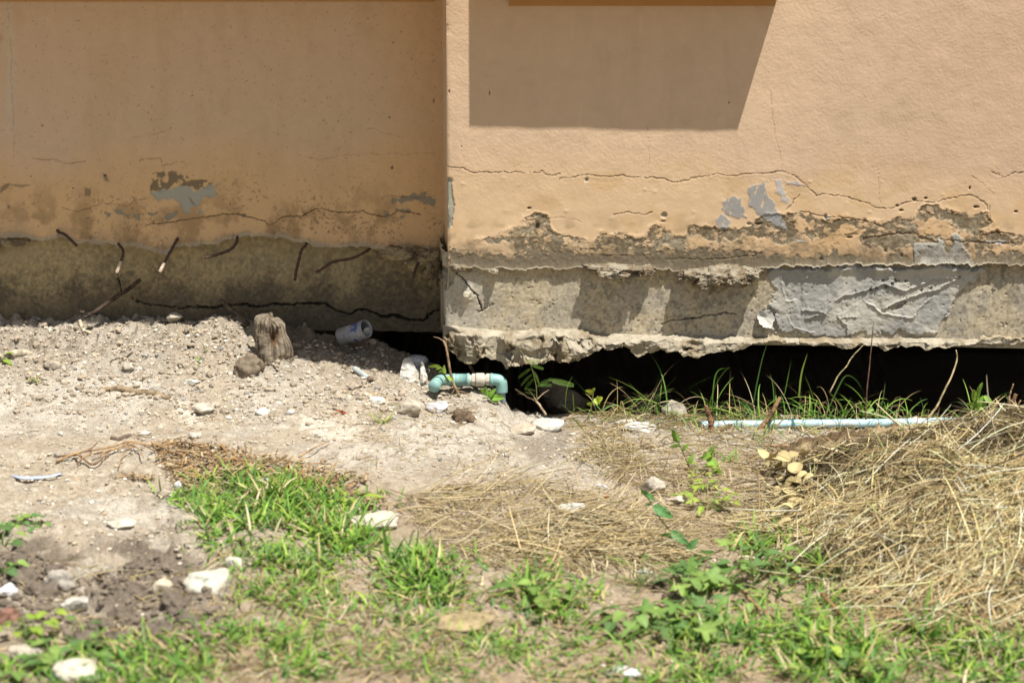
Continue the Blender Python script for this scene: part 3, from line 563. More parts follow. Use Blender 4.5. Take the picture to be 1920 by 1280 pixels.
# small curled flap of cement beside the patch
def flap():
    P = [(1419, 587), (1430, 581), (1444, 583), (1452, 590), (1449, 604), (1438, 612), (1425, 606), (1420, 596)]
    c = np.mean(P, 0); n = 28; mb = MB(); rs = np.linspace(0, 1, 8); th = np.linspace(0, 2*math.pi, n, endpoint=False); V = []
    ang = np.array([math.atan2(b-c[1], a-c[0]) % (2*math.pi) for a, b in P]); rad = np.array([math.hypot(a-c[0], b-c[1]) for a, b in P]); o = np.argsort(ang)
    rr = np.interp(th, ang[o], rad[o], period=2*math.pi)*(0.82+0.3*np.random.RandomState(3).rand(n))
    for r_ in rs:
        q = on_wall(c[0]+np.cos(th)*rr*r_, c[1]+np.sin(th)*rr*r_, EC); q[:, 1] -= 0.003+0.020*r_**2*np.clip(np.sin(th*1.0-0.3), 0, 1)+0.004*np.abs(np.sin(th*1.5+r_*2))*r_+0.002*np.sin(th*3)*r_**2; V.append(q)
    V = np.concatenate(V); mb.add(V, grid_faces(8, n), (0.41, 0.40, 0.36)); i = np.arange(n); mb.f4.append(np.stack([np.arange(7)[:, None]*n+n-1, np.arange(7)[:, None]*n, np.arange(7)[:, None]*n+n, np.arange(7)[:, None]*n+2*n-1], -1).reshape(-1, 4))
    V2 = V+np.array([0, 0.003, 0]); mb.add(V2, grid_faces(8, n, True), (0.38, 0.37, 0.33))
    mb.build('cement_flake', M_cem, rf)
flap()

# ---------------- concrete under the recessed wall
LB = [(-1.6, 0.10), (-0.62, 0.10)] + [(float(on_wall(a, b, REC+0.015)[0]), float(on_wall(a, b, REC+0.015)[2])) for a, b in [(540, 622), (560, 625), (600, 624), (640, 621), (700, 622), (740, 620), (790, 622), (840, 622), (900, 624)]]
zb_l = pl_y(LB)
def left_footing():
    E = REC+0.026; xs = np.concatenate([np.linspace(-3.6, -1.42, 16), np.arange(-1.41, XC+0.03, 0.0021)]); v = np.concatenate([np.linspace(-0.25, 0, 8)[:-1], np.linspace(0, 1, 120)])
    X, V = np.meshgrid(xs, v); zt = zl_l(X)+0.03; zb = zb_l(X)+(fbm(X, X*0, 0.05, 4, 601)-0.5)*0.012; z = zb+(zt-zb)*np.clip(V, 0, 1); y = E+np.where(V < 0, (-V/0.25)**1.3*0.3, 0)-np.where(V >= 0, 0, 0)
    px, py = proj(X, X*0+E, z); H = (fbm(X, z, 0.14, 4, 602)-0.5)*0.016+(fbm(X, z, 0.014, 4, 603, 0.6)-0.5)*0.006
    n = fbm(px, py, 50, 6, 604, 0.6); n2 = fbm(px, py, 6, 5, 605, 0.7)
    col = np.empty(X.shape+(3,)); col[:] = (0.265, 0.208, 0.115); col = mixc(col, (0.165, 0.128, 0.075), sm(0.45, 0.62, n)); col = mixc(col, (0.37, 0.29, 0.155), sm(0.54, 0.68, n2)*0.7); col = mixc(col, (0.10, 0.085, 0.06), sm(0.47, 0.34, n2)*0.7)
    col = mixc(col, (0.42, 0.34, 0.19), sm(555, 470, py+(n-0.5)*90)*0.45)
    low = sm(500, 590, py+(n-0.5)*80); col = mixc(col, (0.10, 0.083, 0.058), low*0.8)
    col = mixc(col, (0.33, 0.27, 0.17), blob(px, py, [(-10, 462), (60, 458), (75, 470), (20, 490), (-10, 500)], 606, 8, 14)*0.7)
    step = sm(262, 264, px+(fbm(px, py, 12, 3, 607)-0.5)*8)*sm(480, 500, py); H = H+step*0.004
    dark = np.zeros_like(px)
    for k, (pts, w_) in enumerate([([(222, 512), (222, 530), (230, 548)], 1.0), ([(245, 560), (262, 566), (290, 573), (340, 577), (370, 575), (390, 578)], 1.2), ([(370, 577), (400, 575), (430, 573), (460, 572), (480, 575), (520, 568), (560, 570), (600, 569), (606, 567), (625, 577), (640, 584), (656, 588), (672, 580), (685, 578), (700, 584), (716, 591), (740, 591), (765, 597), (795, 600), (802, 594), (802, 590), (815, 584), (825, 580)], 2.6)]):
        m, d, s, a = crack(px, py, pts, w_, 610+k, 2.5); dark = np.maximum(dark, m); H = H-m*0.014+np.where(s > 0, np.exp(-d/10)*0.006, 0)*(w_ > 2)
    col = mixc(col, (0.015, 0.012, 0.01), dark*0.9)
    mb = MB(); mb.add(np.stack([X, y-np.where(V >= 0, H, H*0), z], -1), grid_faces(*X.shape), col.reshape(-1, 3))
    mb.box(-3.6, XC+0.03, REC+0.05, 2.56, 0.215, 0.45, (0.2, 0.17, 0.1)); mb.box(-3.62, 3.62, 2.58, 2.75, -1.2, 2.9, (0.06, 0.05, 0.035)); mb.box(3.5, 3.59, 0.12, 2.59, -1.2, 0.30, (0.06, 0.05, 0.035))  # walls closing the hollow, its darkness put into their near-black colour
    o = mb.build('footing', M_conc, building); o['label'] = 'dark stained concrete footing below the recessed wall'
    return o
lf = left_footing()
for a in [(755, 474, 0.10, 0.028, 0.05, 21), (790, 482, 0.09, 0.04, 0.06, 22), (818, 500, 0.045, 0.06, 0.07, 23), (735, 470, 0.06, 0.022, 0.035, 24), (812, 480, 0.05, 0.03, 0.05, 26), (20, 452, 0.09, 0.022, 0.03, 25), (-25, 460, 0.07, 0.03, 0.03, 27)]: lump(*a, wall_y=REC, c=(0.37, 0.30, 0.175))

# ---------------- reinforcing bars sticking out of the lip
for k, (pts, pale, out_) in enumerate([([(108, 433), (122, 440), (135, 452), (144, 461)], 0, 0.035), ([(222, 456), (229, 466), (231, 476), (226, 492), (219, 511)], 1, 0.05), ([(333, 448), (326, 460), (316, 478), (307, 495), (300, 509)], 1, 0.06), ([(446, 443), (443, 455), (432, 468), (412, 476), (383, 484)], 0, 0.06), ([(573, 460), (565, 470), (560, 490), (555, 510), (553, 526)], 0, 0.035), ([(693, 466), (680, 475), (660, 484), (625, 491), (610, 500), (593, 511)], 0, 0.07), ([(797, 490), (785, 493), (779, 505), (775, 520)], 0, 0.085)]):
    n = len(pts); P = np.array([on_wall(a, b, REC-0.005-out_*(i/(n-1))**0.7) for i, (a, b) in enumerate(pts)])
    P = smooth_path(np.concatenate([[P[0]+np.array([0.004, 0.05, 0.004])], P]), 26)
    V, q, t = tube(P, 0.0035+0.0006*np.sin(np.arange(26)*2.4), 9, True, 0.10, k); mb = MB(); mb.add2(V, [q, t])
    bar = mb.build('reinforcing_bar', M_rust, building, colour=False)
    if pale:
        V, q, t = tube(P[-7:]+(P[-1]-P[-7])*0.06, 0.0041, 9, True, 0.06, k+9); m2 = MB(); m2.add2(V, [q, t], (0.50, 0.39, 0.30)); m2.build('bar_tip', material('pale_tip', rough=0.8, var=0.15), bar)

# ---------------- slabs above the picture that throw the shade: a deep one over the recess, a window box over the wall
def overhead():
    D = 0.0935; k = 0.895; F = 0.294; mb = MB(); Z1 = Z0+0.055; D2 = D+0.017
    # the right end runs along the sun, so the recess stays in shade and the corner in light
    mb.prism([(-3.6, 0.35), (-3.6, -D2), (-0.43, -D2), (-0.85, 0.35)], Z1, Z1+0.16, PAINT)
    mb.prism([(-0.875, 0.35), (-0.455, -D2), (-0.275, -F), (XC+0.0045+k*F, -F), (XC+0.0045, 0.0), (XC+0.002, 0.35)], Z1+0.0025, Z1+0.158, PAINT)  # unseen deeper part and slanted end, shaped only to shade the corner pocket
    mb.build('shading_overhang', M_wall, building, smooth=False, colour=True)
    x0 = float(on_wall(949, 0)[0]); x1 = float(on_wall(1460, 0)[0]); m = MB(); m.box(x0, x1, -D, 0.05, Z0, Z0+0.75, PAINT)
    v = m.v[-1].copy(); v[:4, 2] += np.where(v[:4, 0] > 0.2, -0.003, 0.007); m.v[-1] = v
    wb = m.build('window_box', M_wall, building, smooth=False)
    za = float(on_wall(1200, 11)[2]); m = MB(); m.box(x0+0.006, x1-0.008, -0.007, 0.02, za, Z0+0.02, (0.40, 0.215, 0.08)); m.build('shade_strip', M_wall, wb, smooth=False)  # added orange strip, painted stand-in for the shade under the box
    za = float(on_wall(400, 3, REC)[2]); m = MB(); m.box(-3.55, XC-0.03, REC-0.008, REC+0.03, za, Z0+0.05, (0.42, 0.24, 0.10)); m.build('shade_strip', M_wall, building, smooth=False)  # same painted shade along the top of the recessed wall
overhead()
# ================================================================== GROUND
_wp = [(-300, 607, .15), (0, 607, .15), (300, 605, .15), (420, 603, .15), (480, 618, .13), (560, 629, .12), (620, 634, .12), (700, 641, .12), (760, 668, .08), (800, 690, .05), (840, 706, .02), (900, 729, -.05), (936, 740, -.05), (960, 768, -.035), (1050, 779, -.03), (1200, 785, -.03), (1400, 792, -.03), (2200, 795, -.03)]
_wx = [(p-960)*0.00125 for p, _, _ in _wp]; _wz = [float(on_wall(p, q, y)[2]) for p, q, y in _wp]
_FZ = [float(on_wall(a, b, y)[2]) for a, b, y in ((0, 786, -.30), (560, 786, -.30), (960, 800, -.2), (1360, 806, -.1), (1920, 808, -.1))]
SOIL = np.array((0.385, 0.345, 0.285))
DARKP = [[(-60, 1040), (60, 1030), (150, 1090), (250, 1050), (330, 1060), (360, 1110), (440, 1150), (420, 1200), (250, 1220), (150, 1200), (-60, 1180)]]
def flat_z(x): return np.interp(x, [-1.3, -0.5, 0, 0.5, 1.3], _FZ)
def edge_y(x): return np.interp(x, [-1.0, -0.6, -0.3, -0.17, -0.12, 0.0, 1.3], [0.17, 0.15, 0.13, 0.07, 0.01, -0.03, -0.03])
def macro(x, y):
    wz = np.interp(x, _wx, _wz); fz = flat_z(x); ye = edge_y(x)+(fbm(x, x*0, 0.12, 3, 700)-0.5)*0.04
    t = np.clip((y+0.36)/(ye+0.36), 0, 1); t = np.where(t < 1, t**1.15, 1)
    z = fz+(wz-fz)*t
    pit = sm(-0.53, -0.44, x)*sm(0.0, 0.30, y-ye); pit2 = sm(-0.53, -0.44, x)*sm(0.0, 0.05, y-ye)
    return z-pit*0.55-pit2*0.03+np.where((x < -0.44) & (y > 0.05) & (y < 0.3), 0, 0)
def micro(x, y):
    px, py = proj(x, y, x*0+0.05)
    bank = sm(800, 740, py)*sm(1120, 950, px); grassy = sm(880, 960, py+(px-960)*-0.02); 
    rub = np.zeros_like(x)
    for q in DARKP: rub = np.maximum(rub, 1-sm(-25, 15, poly_sd(px, py, q)+(fbm(px, py, 60, 3, 701)-0.5)*60))
    n = (fbm(x, y, 0.30, 3, 702)-0.5)*0.022+(fbm(x, y, 0.06, 4, 703)-0.5)*(0.008+0.010*bank+0.008*grassy)
    n = n+(fbm(x, y, 0.013, 3, 704, 0.65)-0.5)*(0.0060+0.008*bank)+(fbm(x, y, 0.035, 3, 711, 0.6, True)-0.6)*(0.003+0.010*bank)
    for sc, amp, sd, th in ((0.060, 0.016, 705, 0.80), (0.030, 0.011, 706, 0.66), (0.016, 0.006, 707, 0.55)):
        d, r = worley(x+(fbm(x, y, 0.02, 2, 708)-0.5)*0.014, y+(fbm(x, y, 0.02, 2, 709)-0.5)*0.014, sc, sd)
        k = sm(th, th+0.1, r)*(0.16+bank*0.7+rub*0.55+grassy*0.25)
        n = n+np.sqrt(np.clip(1-(d/0.55)**2, 0, 1))*amp*k
    d, r = worley(x, y, 0.011, 712); n = n+rub*np.sqrt(np.clip(1-(d/0.6)**2, 0, 1))*0.006*sm(0.3, 0.5, r)
    n = n+rub*(fbm(x, y, 0.09, 4, 710, 0.55)-0.5)*0.03
    return n, rub, bank, grassy
def gz(x, y):
    x = np.asarray(x, float); y = np.asarray(y, float)
    far = sm(2.6, 1.8, np.abs(x))*sm(-2.8, -2.3, y)
    return macro(np.clip(x, -1.7, 1.8), y)+micro(x, y)[0]*far
def at(px, py):
    """the point of the ground seen at a place in the photograph"""
    px = np.atleast_1d(np.asarray(px, float)); py = np.atleast_1d(np.asarray(py, float)); d = ray(px, py)
    t = np.full(px.shape, 2.3); done = np.zeros(px.shape, bool)
    for _ in range(260):
        P = CAM+d*t[:, None]; h = P[:, 2]-macro(P[:, 0], P[:, 1]); done |= h < 0.001
        t = np.where(done, t, t+np.maximum(h*0.6, 0.002)); 
        if done.all(): break
    t = np.minimum(t, 6.0); P = CAM+d*t[:, None]; P[:, 2] = gz(P[:, 0], P[:, 1]); return P
def at1(px, py): return at(px, py)[0]
M_soil = material('sandy_soil', rough=1.0, spec=0.05, var=0.20, vscale=130, bumps=((200, 0.9, 0.006), (650, 0.8, 0.003)), speck=(260, 0.16, (0.62, 0.57, 0.48)))
def ground():
    xs = np.concatenate([-np.geomspace(60, 1.36, 26), np.arange(-1.33, 1.331, 0.0036), np.geomspace(1.36, 60, 26)])
    ys = np.concatenate([-np.geomspace(60, 2.12, 26), np.arange(-2.1, -1.0, 0.0052), np.arange(-1.0, 0.32, 0.0040), np.linspace(0.34, 2.5, 12), np.geomspace(2.8, 60, 12)])
    X, Y = np.meshgrid(xs, ys); mi, rub, bank, grassy = micro(X, Y); far = sm(2.6, 1.8, np.abs(X))*sm(-2.8, -2.3, Y)
    Z = macro(np.clip(X, -1.7, 1.8), Y)+mi*far; px, py = proj(X, np.maximum(Y, -3.5), Z)
    n = fbm(X, Y, 0.18, 5, 720); n2 = fbm(X, Y, 0.022, 4, 721)
    col = np.empty(X.shape+(3,)); col[:] = SOIL
    col = mixc(col, (0.46, 0.42, 0.355), sm(0.48, 0.64, n)); col = mixc(col, (0.38, 0.31, 0.22), sm(0.50, 0.36, n)*0.6)
    col = mixc(col, (0.29, 0.24, 0.18), sm(0.54, 0.70, n2)*0.6); col = mixc(col, (0.54, 0.49, 0.405), sm(0.40, 0.28, n2)*0.5)
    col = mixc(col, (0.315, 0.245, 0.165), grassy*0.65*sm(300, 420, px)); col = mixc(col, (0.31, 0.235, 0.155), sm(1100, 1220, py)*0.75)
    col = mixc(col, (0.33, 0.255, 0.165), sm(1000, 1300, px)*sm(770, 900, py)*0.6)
    col = mixc(col, (0.155, 0.125, 0.095), rub*sm(0.30, 0.5, fbm(X, Y, 0.09, 4, 722))*0.9)
    col = mixc(col, (0.315, 0.27, 0.21), bank*(0.35+0.5*sm(0.4, 0.6, fbm(X, Y, 0.05, 4, 723)))); col = mixc(col, (0.15, 0.125, 0.09), (bank*0.75+0.25)*sm(0.57, 0.68, fbm(X, Y, 0.009, 3, 724))*0.75)
    for q, c, m_ in (([(960, 820), (1060, 810), (1080, 850), (1000, 870)], (0.22, 0.19, 0.15), 0.7), ([(530, 610), (780, 620), (830, 680), (760, 695), (640, 670), (545, 655)], (0.17, 0.14, 0.105), 0.85), ([(1380, 960), (1500, 980), (1520, 1040), (1400, 1040)], (0.17, 0.125, 0.085), 0.7), ([(840, 755), (900, 760), (880, 790), (845, 790)], (0.22, 0.17, 0.11), 0.6)):  # second patch: moist soil with the pocket's shade put into its colour
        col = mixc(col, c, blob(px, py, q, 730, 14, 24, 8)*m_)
    lime = blob(px, py, [(330, 750), (560, 765), (700, 800), (680, 845), (520, 800), (330, 790)], 735, 16, 20, 8)*sm(0.5, 0.62, fbm(X, Y, 0.05, 4, 736)); col = mixc(col, (0.62, 0.565, 0.47), lime*0.7)
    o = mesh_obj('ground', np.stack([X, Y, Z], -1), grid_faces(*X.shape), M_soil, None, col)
    tag(o, 'bare sandy soil with grass and a washed out hollow under the footing', 'ground', kind='structure')
ground()
# ================================================================== OBJECTS ON THE GROUND
RS = np.random.RandomState(11)
def mm(p): return float(np.dot(np.asarray(p)-CAM, _f))/FPX        # metres per photo pixel at a point
M_pipe = material('teal_pvc', base=(0.22, 0.395, 0.37), rough=0.45, spec=0.4, var=0.12, vscale=60, bumps=((300, 0.1, 0.001),), speck=(260, 0.26, (0.32, 0.29, 0.22)))
M_pvcw = material('dirty_white_pvc', base=(0.45, 0.42, 0.35), rough=0.6, spec=0.3, var=0.22, vscale=90, bumps=((300, 0.25, 0.002),), speck=(300, 0.2, (0.26, 0.2, 0.12)))
M_blue = material('pale_blue_pvc', base=(0.38, 0.55, 0.62), rough=0.5, spec=0.35, var=0.13, vscale=40, bumps=((200, 0.1, 0.001),), speck=(380, 0.17, (0.40, 0.36, 0.29)))
M_grey = material('grey_pvc', base=(0.33, 0.36, 0.35), rough=0.6, var=0.2, vscale=120)
M_earth = material('dark_earth', base=(0.16, 0.115, 0.075), rough=1, var=0.35, vscale=200, bumps=((400, 0.6, 0.003),))
M_tin = material('dull_tin', base=(0.30, 0.31, 0.32), rough=0.5, spec=0.5, metal=0.35, var=0.28, vscale=120, bumps=((200, 0.2, 0.002),))
M_print = material('faded_blue_print', rough=0.5, spec=0.4, var=0.3, vscale=240, bumps=((200, 0.1, 0.001),))
M_wood = material('weathered_wood', rough=0.95, spec=0.1, var=0.25, vscale=160, bumps=((350, 0.55, 0.003),))
M_stone = material('pale_stone', rough=0.95, spec=0.12, var=0.20, vscale=90, bumps=((260, 0.5, 0.003), (800, 0.35, 0.0012)))
M_leaf = material('green_leaf', rough=0.55, spec=0.35, var=0.16, vscale=80, bumps=(), transl=0.32)
M_grass = material('grass_blade', rough=0.6, spec=0.3, var=0.0, bumps=(), transl=0.30)
M_straw = material('dry_straw', rough=0.8, spec=0.15, var=0.0, bumps=(), transl=0.10)
M_film = material('clouded_plastic_film', rough=0.4, spec=0.5, var=0.12, vscale=60, bumps=((160, 0.4, 0.004),), transl=0.5)

def ring_lathe(axis0, axis1, prof, n=28, facets=None):
    """turn a profile [(t, r)...] round the line axis0 -> axis1 (t in metres along it)"""
    a = np.asarray(axis0, float); d = np.asarray(axis1, float)-a; d /= np.linalg.norm(d)
    ref = np.array([0, 0, 1.0]) if abs(d[2]) < 0.9 else np.array([0, 1.0, 0]); N = np.cross(d, ref); N /= np.linalg.norm(N); B = np.cross(d, N)
    th = np.arange(n)/n*2*math.pi; V = []
    for t, r in prof:
        rr = np.full(n, r)
        if facets: rr = r*np.cos(math.pi/facets)/np.cos((th % (2*math.pi/facets))-math.pi/facets)
        V.append(a+d*t+np.outer(np.cos(th)*rr, N)+np.outer(np.sin(th)*rr, B))
    K = len(prof); i = np.arange(n); j = (i+1) % n
    return np.concatenate(V), np.concatenate([np.stack([k*n+i, k*n+j, (k+1)*n+j, (k+1)*n+i], 1) for k in range(K-1)])
# ---- water pipe with elbows, union and socket
def water_pipe():
    Y = -0.055; q = lambda a, b, dy=0.0: on_wall(a, b, Y+dy)
    base = q(878, 735); r = empty('water_pipe', base, 'teal plastic water pipe with two elbows and a dirty white union', 'water pipe')
    def lathe(name, a, b, prof, mat, par, f=None):
        m = MB(); v, fc = ring_lathe(a, b, prof, 32, f); m.add(v, fc); return m.build(name, mat, par, smooth=f is None, colour=False)
    s = 0.00125; A0 = q(850, 712); A1 = q(925, 711.5)
    P = smooth_path([q(856, 712), q(838, 712), q(825, 713, -0.010), q(818, 718, -0.032), q(814, 725, -0.055)], 24)
    m = MB(); v, f4, f3 = tube(P, [0.0132]*21+[0.0138, 0.0142, 0.0142], 22); m.add2(v, [f4, f3]); el = m.build('elbow', M_pipe, r, colour=False)
    lathe('collar', q(848, 712), q(856, 712), [(0, 0.012), (0, 0.0150), (0.007, 0.0150), (0.008, 0.0138), (0.008, 0.012)], M_pipe, el)
    so_ = lathe('socket', q(854, 712), q(880, 712), [(0, 0.012), (0, 0.0140), (0.003, 0.0145), (0.026, 0.0145), (0.026, 0.0155), (0.033, 0.0155), (0.033, 0.012)], M_pipe, r)
    lathe('pipe', q(846, 712), q(930, 711.5), [(0, 0.0118), (0.105, 0.0118)], M_pvcw, r)
    un = lathe('union', q(892, 711.5), q(919, 711.5), [(0, 0.012), (0, 0.0150), (0.002, 0.0158), (0.018, 0.0158), (0.020, 0.0150), (0.021, 0.012)], M_pvcw, r)
    lathe('nut', q(885, 711.5), q(892, 711.5), [(0, 0.0118), (0, 0.0148), (0.0078, 0.0148), (0.0078, 0.0118)], M_pvcw, un, 8)
    lathe('nut', q(911.5, 711.5), q(919, 711.5), [(0, 0.0118), (0, 0.0148), (0.0080, 0.0148), (0.0080, 0.0118)], M_pvcw, un, 8)
    P = smooth_path([q(922, 711.5), q(930, 711.8), q(938, 714.5), q(940.5, 722), q(940.8, 735)], 22)
    m = MB(); v, f4, f3 = tube(P, 0.0138, 22); m.add2(v, [f4, f3]); el = m.build('elbow', M_pipe, r, colour=False)
    lathe('collar', q(918.5, 711.5), q(926, 711.5), [(0, 0.012), (0, 0.0150), (0.0065, 0.0150), (0.0075, 0.0138), (0.0075, 0.012)], M_pipe, el)
    m = MB(); v, f4, f3 = tube(np.array([q(942, 730), q(943, 745), q(943, 770)]), 0.0062, 14); m.add2(v, [f4, f3]); m.build('riser', material('grey_blue_pipe', base=(0.25, 0.31, 0.33), rough=0.6), r, colour=False)
water_pipe()
def long_pipe():
    pts = []
    for px, py in [(1312, 799), (1400, 797.5), (1485, 796), (1600, 795), (1720, 793.5), (1850, 791)]:
        p = on_wall(px, py-1.5, -0.088); pts.append(p)
    P = smooth_path(pts, 50); r = empty('water_pipe', P[25], 'long pale blue plastic pipe lying along the edge of the hollow', 'water pipe')
    m = MB(); v, f4, f3 = tube(P, 0.0102, 20); m.add2(v, [f4, f3]); m.build('pipe', M_blue, r, colour=False)
    a = on_wall(1483, 794.5, -0.088); b = on_wall(1489, 794.5, -0.088); m = MB(); v, f = ring_lathe(a, b, [(0, 0.010), (0, 0.0116), (0.007, 0.0116), (0.007, 0.010)], 24); m.add(v, f); m.build('joint', material('dull_blue_joint', base=(0.17, 0.36, 0.42), rough=0.5), r, colour=False)
    for k in (5, 14, 24, 33, 42): pass
long_pipe()
# ---- tin can
def can():
    c = on_wall(686, 616, 0.05); d = np.array([0.84, -0.46, 0.40]); d /= np.linalg.norm(d); L = 0.078; R = 0.0205; a = c-d*L
    r = empty('tin_can', a, 'open tin can with faded blue print half buried under the footing', 'tin can')
    m = MB(); v, f = ring_lathe(a, c, [(0, 0.002), (0, R), (0.004, R*1.02), (0.008, R)]+[(t, R*(1-0.03*math.sin(t*70))) for t in np.linspace(0.012, L, 14)]+[(L, R*0.93)]+[(t, R*0.93) for t in np.linspace(L-0.004, 0.006, 8)]+[(0.006, 0.002)], 40)
    v = v+((fbm3(v[:, 0], v[:, 1], v[:, 2], 0.025, 3, 5)-0.5)*0.006)[:, None]*np.array([0.3, -0.3, 1]); m.add(v, f); b = m.build('body', M_tin, r, colour=False)
    m = MB(); v, f = ring_lathe(a, c, [(L-0.002, R*0.92), (L+0.001, R*0.97), (L+0.0025, R*1.03), (L+0.001, R*1.07), (L-0.002, R*1.03)], 40); m.add(v, f); m.build('rim', M_tin, r, colour=False)
    v, f = ring_lathe(a, c, [(t, R*(1.012-0.03*math.sin(t*70))) for t in np.linspace(0.030, L-0.006, 26)], 64)
    v = v+((fbm3(v[:, 0], v[:, 1], v[:, 2], 0.025, 3, 5)-0.5)*0.006)[:, None]*np.array([0.3, -0.3, 1])
    t = (v-a)@d; n = fbm3(v[:, 0], v[:, 1], v[:, 2], 0.009, 4, 8); col = np.tile(np.array((0.30, 0.31, 0.335)), (len(v), 1))
    col = mixc(col, (0.05, 0.085, 0.26), sm(0.42, 0.50, n)*sm(0.034, 0.045, t)*sm(0.076, 0.066, t)*0.9)
    m = MB(); m.add(v, f, col); m.build('printed_label', M_print, r)
    m = MB(); v, f3 = ico(3); v = v*np.array([0.012, 0.003, 0.014]); v = turn(v, 0.5, 0.3)+c-d*0.010+np.array([0.010, 0.0, -0.006]); m.add(v, f3, (0.5, 0.5, 0.5)); m.build('lid', M_tin, r, colour=False)
can()
def grey_tube():
    p0 = at1(664, 690)+np.array([0, 0, 0.007]); p1 = at1(692, 712)+np.array([0, -0.005, 0.006]); r = empty('plastic_tube', p0, 'short grey plastic tube lying on the bare slope below the can', 'tube')
    d = p1-p0; L = np.linalg.norm(d); m = MB(); v, f = ring_lathe(p0, p1, [(0, 0.001), (0, 0.0060), (0.002, 0.0074), (0.012, 0.0076), (0.0125, 0.0070), (0.014, 0.0070), (L, 0.0072), (L, 0.0058), (L-0.02, 0.0055), (L-0.02, 0.0005)], 22); m.add(v, f); m.build('tube', M_grey, r, colour=False)
    v, f3 = rock((0.016, 0.012, 0.010), 77, 3); mesh_obj('soil_plug', v+p1-np.array([-0.002, 0, 0.001]), f3, M_earth, r)
grey_tube()
def jar():
    b = at1(781, 692)+np.array([0, 0.03, 0]); b = on_wall(781, 688, float(b[1])); r = empty('jar', b, 'upturned dirty white plastic jar with a ridged neck in the shade', 'jar')
    up = b+np.array([0.004, 0.006, 0.05]); v, f = ring_lathe(b-np.array([0, 0, 0.02]), up, [(0, 0.026), (0.014, 0.0262), (0.022, 0.0245), (0.024, 0.0262), (0.027, 0.0245), (0.029, 0.0262), (0.032, 0.0245), (0.034, 0.026), (0.040, 0.0245), (0.046, 0.018), (0.048, 0.008), (0.0482, 0.0005)], 40)
    v = v+(fbm3(v[:, 0], v[:, 1], v[:, 2], 0.02, 3, 15)-0.5)[:, None]*0.005; col = mixc(np.tile(np.array((0.40, 0.42, 0.45)), (len(v), 1)), (0.10, 0.10, 0.11), sm(0.52, 0.62, fbm3(v[:, 0], v[:, 1], v[:, 2], 0.014, 4, 16))*0.7)
    m = MB(); m.add(v, f, col); m.build('body', M_print, r)
jar()
def film():
    r = empty('plastic_bag', at1(776, 724), 'crumpled cloudy white plastic bag lying in the soil beside the jar', 'plastic bag')
    for nm, tip, b0, b1, sd, sag in (('crumpled_sheet', (762, 673), (746, 727), (806, 724), 1, 0.5), ('twisted_corner', (791, 673), (788, 716), (803, 713), 2, 0.2)):
        Yt = -0.005; T = on_wall(*tip, Yt); B0 = on_wall(*b0, Yt-0.03); B1 = on_wall(*b1, Yt-0.02); n = 40; V = []
        for i in range(n):
            t = i/(n-1); w_ = 0.16+0.84*t**0.8; mid = (B0+B1)/2; c = T*(1-t)+mid*t; half = (B1-B0)/2*w_
            s = np.linspace(-1, 1, n)[:, None]; row = c+half*s; row[:, 1] += -0.012*np.cos(s[:, 0]*1.5)*t
            V.append(row)
        V = np.concatenate(V); q = fbm3(V[:, 0], V[:, 1], V[:, 2], 0.018, 3, sd, 0.5, True)-0.5; V[:, 1] -= q*0.014; V[:, 2] += (fbm3(V[:, 0], V[:, 1], V[:, 2], 0.02, 2, sd+4)-0.5)*0.016
        F = grid_faces(n, n); V2 = V+np.array([0.0, 0.0015, -0.0012]); m = MB(); col = mixc(np.tile(np.array((0.80, 0.78, 0.72)), (len(V), 1)), (0.50, 0.42, 0.30), sm(0.56, 0.72, fbm(V[:, 0], V[:, 2], 0.02, 4, sd))*0.5)
        m.add(V, F, col); m.add(V2, F[:, ::-1], col); m.build(nm, M_film, r)
film()
def bluestrip():
    P = np.array([at1(a, b)+np.array([0, 0, 0.005+0.006*(k % 2)]) for k, (a, b) in enumerate([(22, 899), (45, 906), (70, 901), (92, 899), (116, 892)])]); P = smooth_path(P, 24)
    v, f4, f3 = tube(P, np.interp(np.arange(24), [0, 8, 23], [0.004, 0.007, 0.003]), 8, True, 0.3, 3, 0.35); m = MB(); m.add2(v, [f4, f3]); tag(m.build('plastic_strip', material('blue_grey_film', base=(0.36, 0.42, 0.52), rough=0.4, var=0.2), colour=False), 'twisted blue grey plastic strip on the bare sand', 'plastic strip')
bluestrip()

